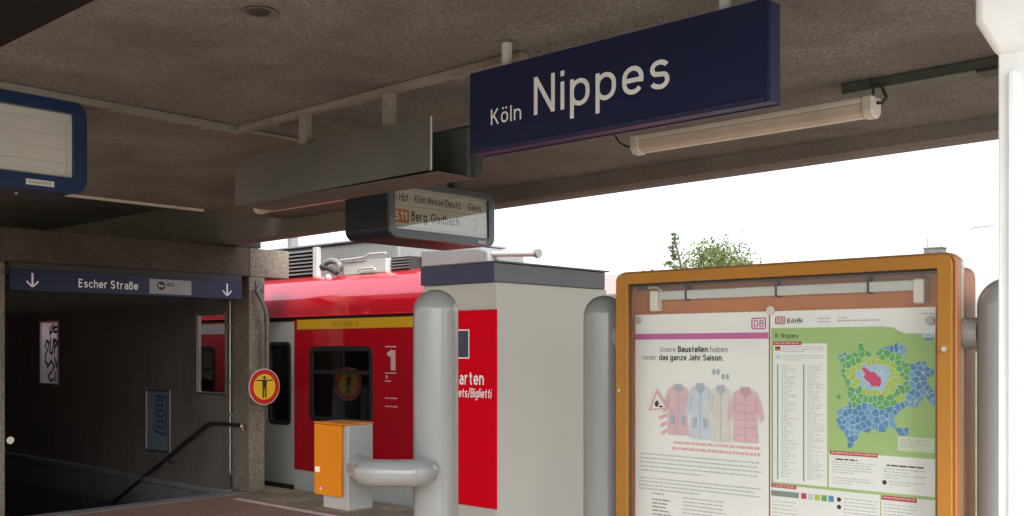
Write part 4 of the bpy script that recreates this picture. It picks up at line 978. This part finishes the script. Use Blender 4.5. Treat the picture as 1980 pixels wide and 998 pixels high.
for cu, cv in ((.374, .225), (.414, .243)):
    g.flat(circ(cu - .009, cv, .008, 10, .012), mL, .0004); g.flat(circ(cu + .009, cv, .008, 10, .012), mL, .0004)
g.build('butterfly', PASTELG, lposter, recalc=False)
g = G(); lines(g, .184, .563, .500, 1, .02, mL, .0003, .010, .02, False); lines(g, .177, .563, .523, 1, .02, mL, .0003, .010, .02, False)
g.build('pink_subtitle', PINKP, lposter, recalc=False, kind='stuff')
g = G(); lines(g, .024, .566, .556, 5, .0165, mL, .0003, .005, .06); lines(g, .02, .566, .652, 4, .0145, mL, .0003, .005, .06)
lines(g, .224, .45, .716, 8, .0145, mL, .0003, .005, .3)
g.build('small_print', FINEP, lposter, recalc=False, kind='stuff')
g = G(); lines(g, .084, .14, .712, 1, .01, mL, .0003, .005, .1, False); lines(g, .084, .18, .735, 6, .0145, mL, .0003, .0055, .4, False)
g.build('table_print', mat('dark_grey_print', (0.28, 0.28, 0.29), 0.6), lposter, recalc=False, kind='stuff')

rposter = thing('map_poster', (-1.772, PYP, .998), 'green fare zone map poster headed K-Nippes in the right half of the case', 'poster')
mR0 = lambda u, v, d: (-1.772 + u, PYP - .0012 - d, 1.838 - v)
fR = flipv(mR0); mR = mR0
G().box(-1.772, -1.1815, PYP, PYP + .001, .998, 1.838).build('sheet', PAPER, rposter)
lg = G().ring(rr(.020, .060, .020, .048, .004), rr(.0235, .0565, .0235, .0445, .002), mR, 0, .0003).build('logo', REDP, rposter, recalc=False)
G().text('DB', .027, -.0425, fR, .017, .027, bold=.012).build('logo_lettering', REDP, lg, recalc=False)
G().text('BAHN', .067, -.0455, fR, .0175, .058, bold=.012).build('brand_lettering', BLACKT, rposter, recalc=False)
g = G(); lines(g, .185, .235, .028, 2, .012, mR, .0003, .004, .1, False); lines(g, .258, .30, .027, 1, .01, mR, .0003, .004, .1, False); lines(g, .258, .41, .037, 1, .01, mR, .0003, .005, .02, False); lines(g, .545, .585, .02, 1, .01, mR, .0003, .004, .1, False)
g.build('header_print', FINEP, rposter, recalc=False, kind='stuff')
G().flat([(.004, .062), (.42, .062), (.452, .066), (.475, .080), (.495, .087), (.59, .087), (.59, .80), (.004, .80)], mR).build('green_field', MIDG, rposter, recalc=False)
G().text('K-Nippes', .020, -.098, fR, .017, .089, bold=.008).build('headline', BLACKT, rposter, recalc=False)
def panel(u0, u1, v0, v1, d=.0004): return G().rect(u0, u1, v0, v1, mR, d).build('text_panel', PAPER, rposter, recalc=False)
panel(.013, .219, .118, .622, .0004); panel(.226, .590, .498, .622, .0004); panel(.004, .408, .632, .80, .0004); panel(.412, .59, .632, .80, .0004)
G().rect(.468, .588, .430, .478, mR, .0004).build('legend_panel', PALEG, rposter, recalc=False)
for u0, u1, v0, v1 in ((.013, .123, .111, .124), (.229, .40, .493, .507), (.005, .103, .629, .642), (.413, .531, .632, .647)):
    tgp = G().rect(u0, u1, v0, v1, mR, .0008).build('red_heading', REDP, rposter, recalc=False)
    g = G(); lines(g, u0 + .006, u1 - .004, v0 + .004, 1, .01, mR, .0012, .0045, .05, False); g.build('heading_print', PINKP, tgp, recalc=False, kind='stuff')
fgl = G().rect(.020, .042, .129, .134, mR, .0008).build('flag', BLACKT, rposter, recalc=False)
G().rect(.020, .042, .134, .139, mR, .0008).build('flag_band', REDP, fgl, recalc=False); G().rect(.020, .042, .139, .144, mR, .0008).build('flag_band', YELLOW, fgl, recalc=False)
G().rect(.020, .042, .160, .174, mR, .0008).build('flag', PASTELB, rposter, recalc=False)
g = G(); lines(g, .048, .21, .130, 3, .008, mR, .0008, .0025, .05); lines(g, .048, .21, .160, 3, .008, mR, .0008, .0025, .05)
for u in (.04, .141): lines(g, u + .004, u + .07, .196, 62, .0066, mR, .0008, .0022, .7, False)
lines(g, .24, .39, .530, 5, .009, mR, .0008, .0028, .1); lines(g, .24, .39, .585, 3, .009, mR, .0008, .0028, .2)
lines(g, .42, .575, .540, 2, .010, mR, .0008, .003, .1); lines(g, .42, .575, .560, 2, .009, mR, .0008, .0028, .3); lines(g, .44, .57, .582, 2, .009, mR, .0008, .0028, .1)
lines(g, .475, .58, .438, 4, .008, mR, .0008, .0028, .1)
lines(g, .01, .11, .69, 8, .0135, mR, .0008, .003, .3); lines(g, .28, .40, .655, 6, .012, mR, .0008, .003, .1); lines(g, .42, .56, .66, 8, .011, mR, .0008, .003, .3)
g.build('small_print', FINEP, rposter, recalc=False, kind='stuff')
g = G(); lines(g, .25, .33, .519, 1, .01, mR, .0008, .005, .02, False); lines(g, .43, .56, .527, 1, .01, mR, .0008, .005, .02, False); g.build('bold_print', BLACKT, rposter, recalc=False, kind='stuff')
for u in (.028, .129): G().rect(u, u + .0055, .193, .61, mR, .0009).build('index_bar', TEAL, rposter, recalc=False)
G().rect(.005, .113, .653, .673, mR, .0009).build('table_bar', mat('print_slate', (0.22, 0.27, 0.27), 0.6), rposter, recalc=False)
for i, m_ in enumerate((REDP, PASTELB, ZLIME, ZGREEN, ZBLUE)): G().rect(.122 + i * .0255, .142 + i * .0255, .652, .673, mR, .0009).build('zone_key', m_, rposter, recalc=False)
for u, v in ((.263, .662), (.263, .688), (.423, .588), (.262, .262)):
    G().flat(circ(u, v if v > .3 else .305, .008, 16), mR, .0009).build('symbol', BLACKT if v > .3 else ZGREEN, rposter, recalc=False)
lgv = G().flat(circ(.570, .094, .02, 24), mR, .0009).build('round_logo', WHITET, rposter, recalc=False)
G().flat([(.552, .100), (.589, .100), (.585, .107), (.577, .112), (.570, .1135), (.562, .112), (.555, .107)], mR, .0012).build('logo_lower', TEAL, lgv, recalc=False)
G().text('VRS', .554, -.099, fR, .011, .032, d=.0013, bold=.015).build('logo_lettering', ZBLUE, lgv, recalc=False)

# the zone map: outline and districts cut as Voronoi cells
outl = [(.255, .168), (.268, .155), (.285, .150), (.30, .158), (.318, .150), (.332, .155), (.334, .115), (.345, .113), (.352, .14), (.375, .152), (.392, .155), (.41, .138), (.43, .128), (.455, .126), (.465, .116), (.48, .125), (.50, .13), (.495, .148), (.478, .16), (.492, .185),
        (.52, .188), (.54, .178), (.56, .18), (.562, .198), (.585, .205), (.585, .225), (.563, .232), (.566, .252), (.588, .28), (.59, .325), (.575, .318), (.56, .292), (.54, .315), (.528, .335), (.50, .327), (.475, .345), (.462, .36), (.455, .372), (.46, .40), (.478, .402), (.505, .40), (.50, .425), (.475, .428), (.452, .40),
        (.43, .402), (.425, .42), (.40, .418), (.385, .405), (.368, .425), (.345, .42), (.335, .43), (.325, .455), (.305, .48), (.294, .478), (.295, .455), (.283, .428), (.262, .41), (.254, .385), (.256, .355), (.275, .342), (.298, .338), (.298, .305), (.292, .27), (.278, .232), (.262, .222), (.28, .205), (.272, .188)]
def inside(p, poly):
    c = False; n = len(poly); j = n - 1
    for i in range(n):
        if (poly[i][1] > p[1]) != (poly[j][1] > p[1]) and p[0] < (poly[j][0] - poly[i][0]) * (p[1] - poly[i][1]) / (poly[j][1] - poly[i][1]) + poly[i][0]: c = not c
        j = i
    return c
mrnd = random.Random(3)
seeds = []
tries = 0
while len(seeds) < 170 and tries < 30000:
    tries += 1
    p = (mrnd.uniform(.25, .59), mrnd.uniform(.11, .485))
    if inside(p, outl) and all((p[0] - q[0]) ** 2 + (p[1] - q[1]) ** 2 > .0145 ** 2 for q in seeds): seeds.append(p)
zone_of = []
for p in seeds:
    d_ = math.hypot((p[0] - .385) / 1.15, p[1] - .235)
    key = 'sky' if d_ < .050 else 'lime' if d_ < .072 else 'green' if (d_ < .112 and p[1] < .335) else 'blue'
    if key == 'green' and mrnd.random() < .12: key = 'lime'
    if key == 'lime' and mrnd.random() < .25: key = 'green'
    if key == 'blue' and mrnd.random() < .35: key = 'azure'
    zone_of.append(key)
cells = {}
CS = .0021
for iy in range(int((.485 - .11) / CS)):
    v = .11 + iy * CS; run = None
    for ix in range(int((.592 - .25) / CS) + 1):
        u = .25 + ix * CS; key = None
        if inside((u + CS / 2, v + CS / 2), outl):
            ds_ = sorted((math.hypot(u + CS / 2 - q[0], v + CS / 2 - q[1]), i) for i, q in enumerate(seeds) if abs(u - q[0]) < .035 and abs(v - q[1]) < .035)
            if len(ds_) > 1 and ds_[1][0] - ds_[0][0] > .0019: key = zone_of[ds_[0][1]]
        if run and run[0] != key:
            cells.setdefault(run[0], []).append([(run[1], v), (u, v), (u, v + CS), (run[1], v + CS)]); run = None
        if key and not run: run = (key, u)
for key, m_ in (('sky', ZSKY), ('azure', mat('print_zone_azure', (0.15, 0.37, 0.60), 0.6, var=0.15, vs=20)), ('lime', ZLIME), ('green', ZGREEN), ('blue', ZBLUE)):
    g = G()
    for poly in cells.get(key, []): g.flat(poly, mR, .0010)
    g.build('map_zone', m_, rposter, recalc=False, kind='stuff')
G().flat(outl[::-1], mR, .0006).build('map_border', mat('print_map_border', (0.50, 0.66, 0.72), 0.6), rposter, recalc=False)
G().flat([(.345, .205), (.352, .198), (.362, .206), (.375, .216), (.390, .216), (.398, .228), (.410, .235), (.413, .25), (.407, .266), (.392, .264), (.378, .265), (.372, .252), (.360, .245), (.352, .235), (.356, .222)], mR, .0014).build('map_centre', ZPINK, rposter, recalc=False)
for u, v, dx, lab in ((.02, .022, -2.371, 'round grey magnet on the top left corner of the white poster'), (.604, -.002, -2.371, 'pale round magnet between the two posters at their top edge'), (.575, .046, -1.772, 'round grey magnet on the top right corner of the map poster')):
    mgt = G().tube([(dx + u, PYP - .012, 1.838 - v), (dx + u, PYP - .0035, 1.838 - v)], .0145 if u < .6 else .017, 20).build('magnet', FLAPC if u > .6 else GREYBOX, bevel=.002)
    if u < .03 or dx > -2: mgt.data.materials[0] = mat('magnet_grey', (0.52, 0.53, 0.50), 0.5)
    mgt['label'] = lab; mgt['category'] = 'magnet'; mgt['group'] = 'magnets holding the posters'

# ------------------------------------------------------------------ background: trees, houses, masts
def tree(name, loc, h, crown_r, crown_h, nleaf, lm, label, leaf=.14, conifer=False, seed=1):
    rnd = random.Random(seed)
    t = thing(name, loc, label, 'tree')
    x, y, z = loc
    pts = [(x, y, z)] + [(x + rnd.uniform(-.1, .1) * i, y + rnd.uniform(-.1, .1) * i, z + h * i / 6 * .92) for i in range(1, 7)]
    G().tube(pts, [.22 * (1 - .145 * i) * h / 9 + .015 for i in range(7)], 8).build('trunk', BARK, t, smooth=True)
    gl = G(); limbs = G(); clumps = []
    nl = 34 if conifer else 26
    for i in range(nl):
        if conifer:
            f_ = .25 + .75 * i / nl; zz = z + h * f_; a = rnd.uniform(0, 6.28); rr_ = crown_r * (1.06 - f_) + .12
            p0 = Vector((x, y, zz)); p1 = Vector((x + math.cos(a) * rr_, y + math.sin(a) * rr_, zz - .1 * rr_))
        else:
            a = rnd.uniform(0, 6.28); f_ = rnd.uniform(0, 1)
            el = math.sqrt(max(0, 1 - (2 * f_ - 1) ** 2)) * crown_r * rnd.uniform(.55, 1.05)
            p0 = Vector((x, y, z + h * .35 + f_ * h * .3)); p1 = Vector((x + math.cos(a) * el, y + math.sin(a) * el, z + h - crown_h + f_ * crown_h))
        mid = (p0 + p1) / 2 + Vector((0, 0, .1))
        limbs.tube([p0, mid, p1], [.05, .03, .012], 6)
        clumps.append((p0, p1))
    limbs.build('limbs', BARK, t)
    for i in range(nleaf):
        p0, p1 = rnd.choice(clumps)
        if conifer: c = p0.lerp(p1, rnd.uniform(.15, 1.0)); sp = .09
        else: c = p1; sp = crown_r * .24
        c = c + Vector((rnd.gauss(0, sp), rnd.gauss(0, sp), rnd.gauss(0, sp * (.4 if conifer else .8))))
        u = Vector((rnd.uniform(-1, 1), rnd.uniform(-1, 1), rnd.uniform(-1, 1))).normalized(); w = u.orthogonal().normalized(); s_ = leaf * rnd.uniform(.6, 1.3)
        gl.add([c - u * s_, c + w * s_ * .5, c + u * s_, c - w * s_ * .5], [(0, 1, 2, 3)])
    cr = gl.build('crown', lm, t, recalc=False); cr['kind'] = 'stuff'
    return t
GB = GZ - .3
tree('broadleaf_tree', (-31.0, 52.8, GB), 8.75, 2.3, 3.4, 6500, LEAF1, 'bushy light green tree rising above the display case', .10, seed=4)
tree('conifer_tree', (-24.86, 38.19, GB), 8.25, 1.0, 5, 1900, LEAF2, 'thin spindly conifer left of the bushy tree above the display case', .06, True, 5)
tree('broadleaf_tree', (-34.94, 62.77, GB), 8.6, 1.6, 3.2, 1800, LEAF1, 'low green treetop just right of the bushy tree behind the case', .15, seed=9)
tree('broadleaf_tree', (-37.2, 53.5, GB), 7.3, 1.5, 3.0, 2000, LEAF2, 'small dark green tree at the foot of the spindly conifer', .14, seed=12)

def house(name, c, w, d, hw, hr, label, wallm, ang=0):
    t = thing(name, (c[0], c[1], GB), label, 'house')
    x0, x1, y0, y1 = c[0] - w / 2, c[0] + w / 2, c[1] - d / 2, c[1] + d / 2
    G().box(x0, x1, y0, y1, GB, hw).build('wall', wallm, t)
    rf = G().extrude([(x0 - .4, y0 - .4, hw - .1), (x0 - .4, c[1], hr), (x0 - .4, y1 + .4, hw - .1), (x0 - .4, y1 + .4, hw + .02), (x0 - .4, c[1], hr + .15), (x0 - .4, y0 - .4, hw + .02)], (w + .8, 0, 0)).build('roof', TILE, t)
    G().extrude([(x0, y0, hw), (x0, c[1], hr), (x0, y1, hw)], (w, 0, 0)).build('gable', wallm, t)
    for fl in range(2 if hw > 3 else 1):
        for i in range(int(w // 2.4)):
            wx = x0 + 1.0 + i * 2.4
            wz = GB + 1.0 + fl * 2.8
            f_ = G().ring([(wx, wz), (wx + 1.1, wz), (wx + 1.1, wz + 1.4), (wx, wz + 1.4)], [(wx + .07, wz + .07), (wx + 1.03, wz + .07), (wx + 1.03, wz + 1.33), (wx + .07, wz + 1.33)], mapA(y0 - .06), 0, .058).build('window', WHITET, t)
            G().box(wx + .069, wx + 1.031, y0 - .03, y0 - .02, wz + .069, wz + 1.331).build('pane', RUBBER, f_)
    return t, rf
h1, rf = house('brick_house', (-24.4, 63.5), 5.0, 7.0, 5.2, 7.33, 'distant house with a low ridge and chimney behind the display case', BRICKH)
ch = G().box(-22.8, -21.75, 63.0, 63.9, 7.3, 7.88).build('chimney', GALV, rf)
G().box(-22.9, -21.65, 62.95, 63.95, 7.88, 7.94).build('chimney_cap', TILE, rf)
G().tube([(-22.7, 63.4, 7.9), (-22.7, 63.4, 8.6)], .025, 6).build('vent_pipe', GALV, rf)
h2, rf2 = house('rendered_house', (-39.5, 52.0), 8.0, 6.0, 5.0, 6.3, 'pale rendered house glimpsed between the ticket machine and the case', RENDERW)
h3, rf3 = house('low_shed', (-12.0, 60.0), 6.0, 6.0, 2.2, 3.1, 'low pale shed far behind the right hand post', RENDERW)
an = thing('television_antenna', (-16.11, 52.83, GB), 'thin television antenna in the white sky above the right post', 'antenna')
G().tube([(-16.11, 52.83, GB), (-16.11, 52.83, 7.85)], .008, 6).build('mast', GALV, an)
dirx = Vector((.742, .67, .12)).normalized()
b0 = Vector((-16.11, 52.83, 7.78))
G().tube([b0 - dirx * .75, b0 + dirx * .6], .018, 6).build('boom', GALV, an)
for i in range(6):
    c = b0 + dirx * (-.6 + i * .2); nv = Vector((.67, -.742, 0)) * (.35 - i * .03) + Vector((0, 0, .05))
    G().tube([c - nv, c + nv], .014, 6).build('element', GALV, an)
cm = thing('catenary_mast', (-24.95, 17.89, GB), 'grey overhead line mast seen between the canopy edge and the train roof', 'mast')
G().box(-25.07, -24.83, 17.77, 18.01, GB, 9.5).build('mast', ROOFGREY, cm, bevel=.02)
G().tube([(-24.95, 17.8, 5.2), (-24.95, 13.2, 5.6)], .04, 8).build('cantilever_arm', GALV, cm)
G().tube([(-24.95, 17.8, 6.6), (-24.95, 13.2, 5.7)], .03, 8).build('stay', GALV, cm)
G().lathe((-24.95, 17.5, 5.1), [(.05, 0), (.11, .05), (.05, .1), (.11, .15), (.05, .2), (.11, .25), (.05, .3)], 12).build('insulator', ROOFPALE, cm, smooth=True)
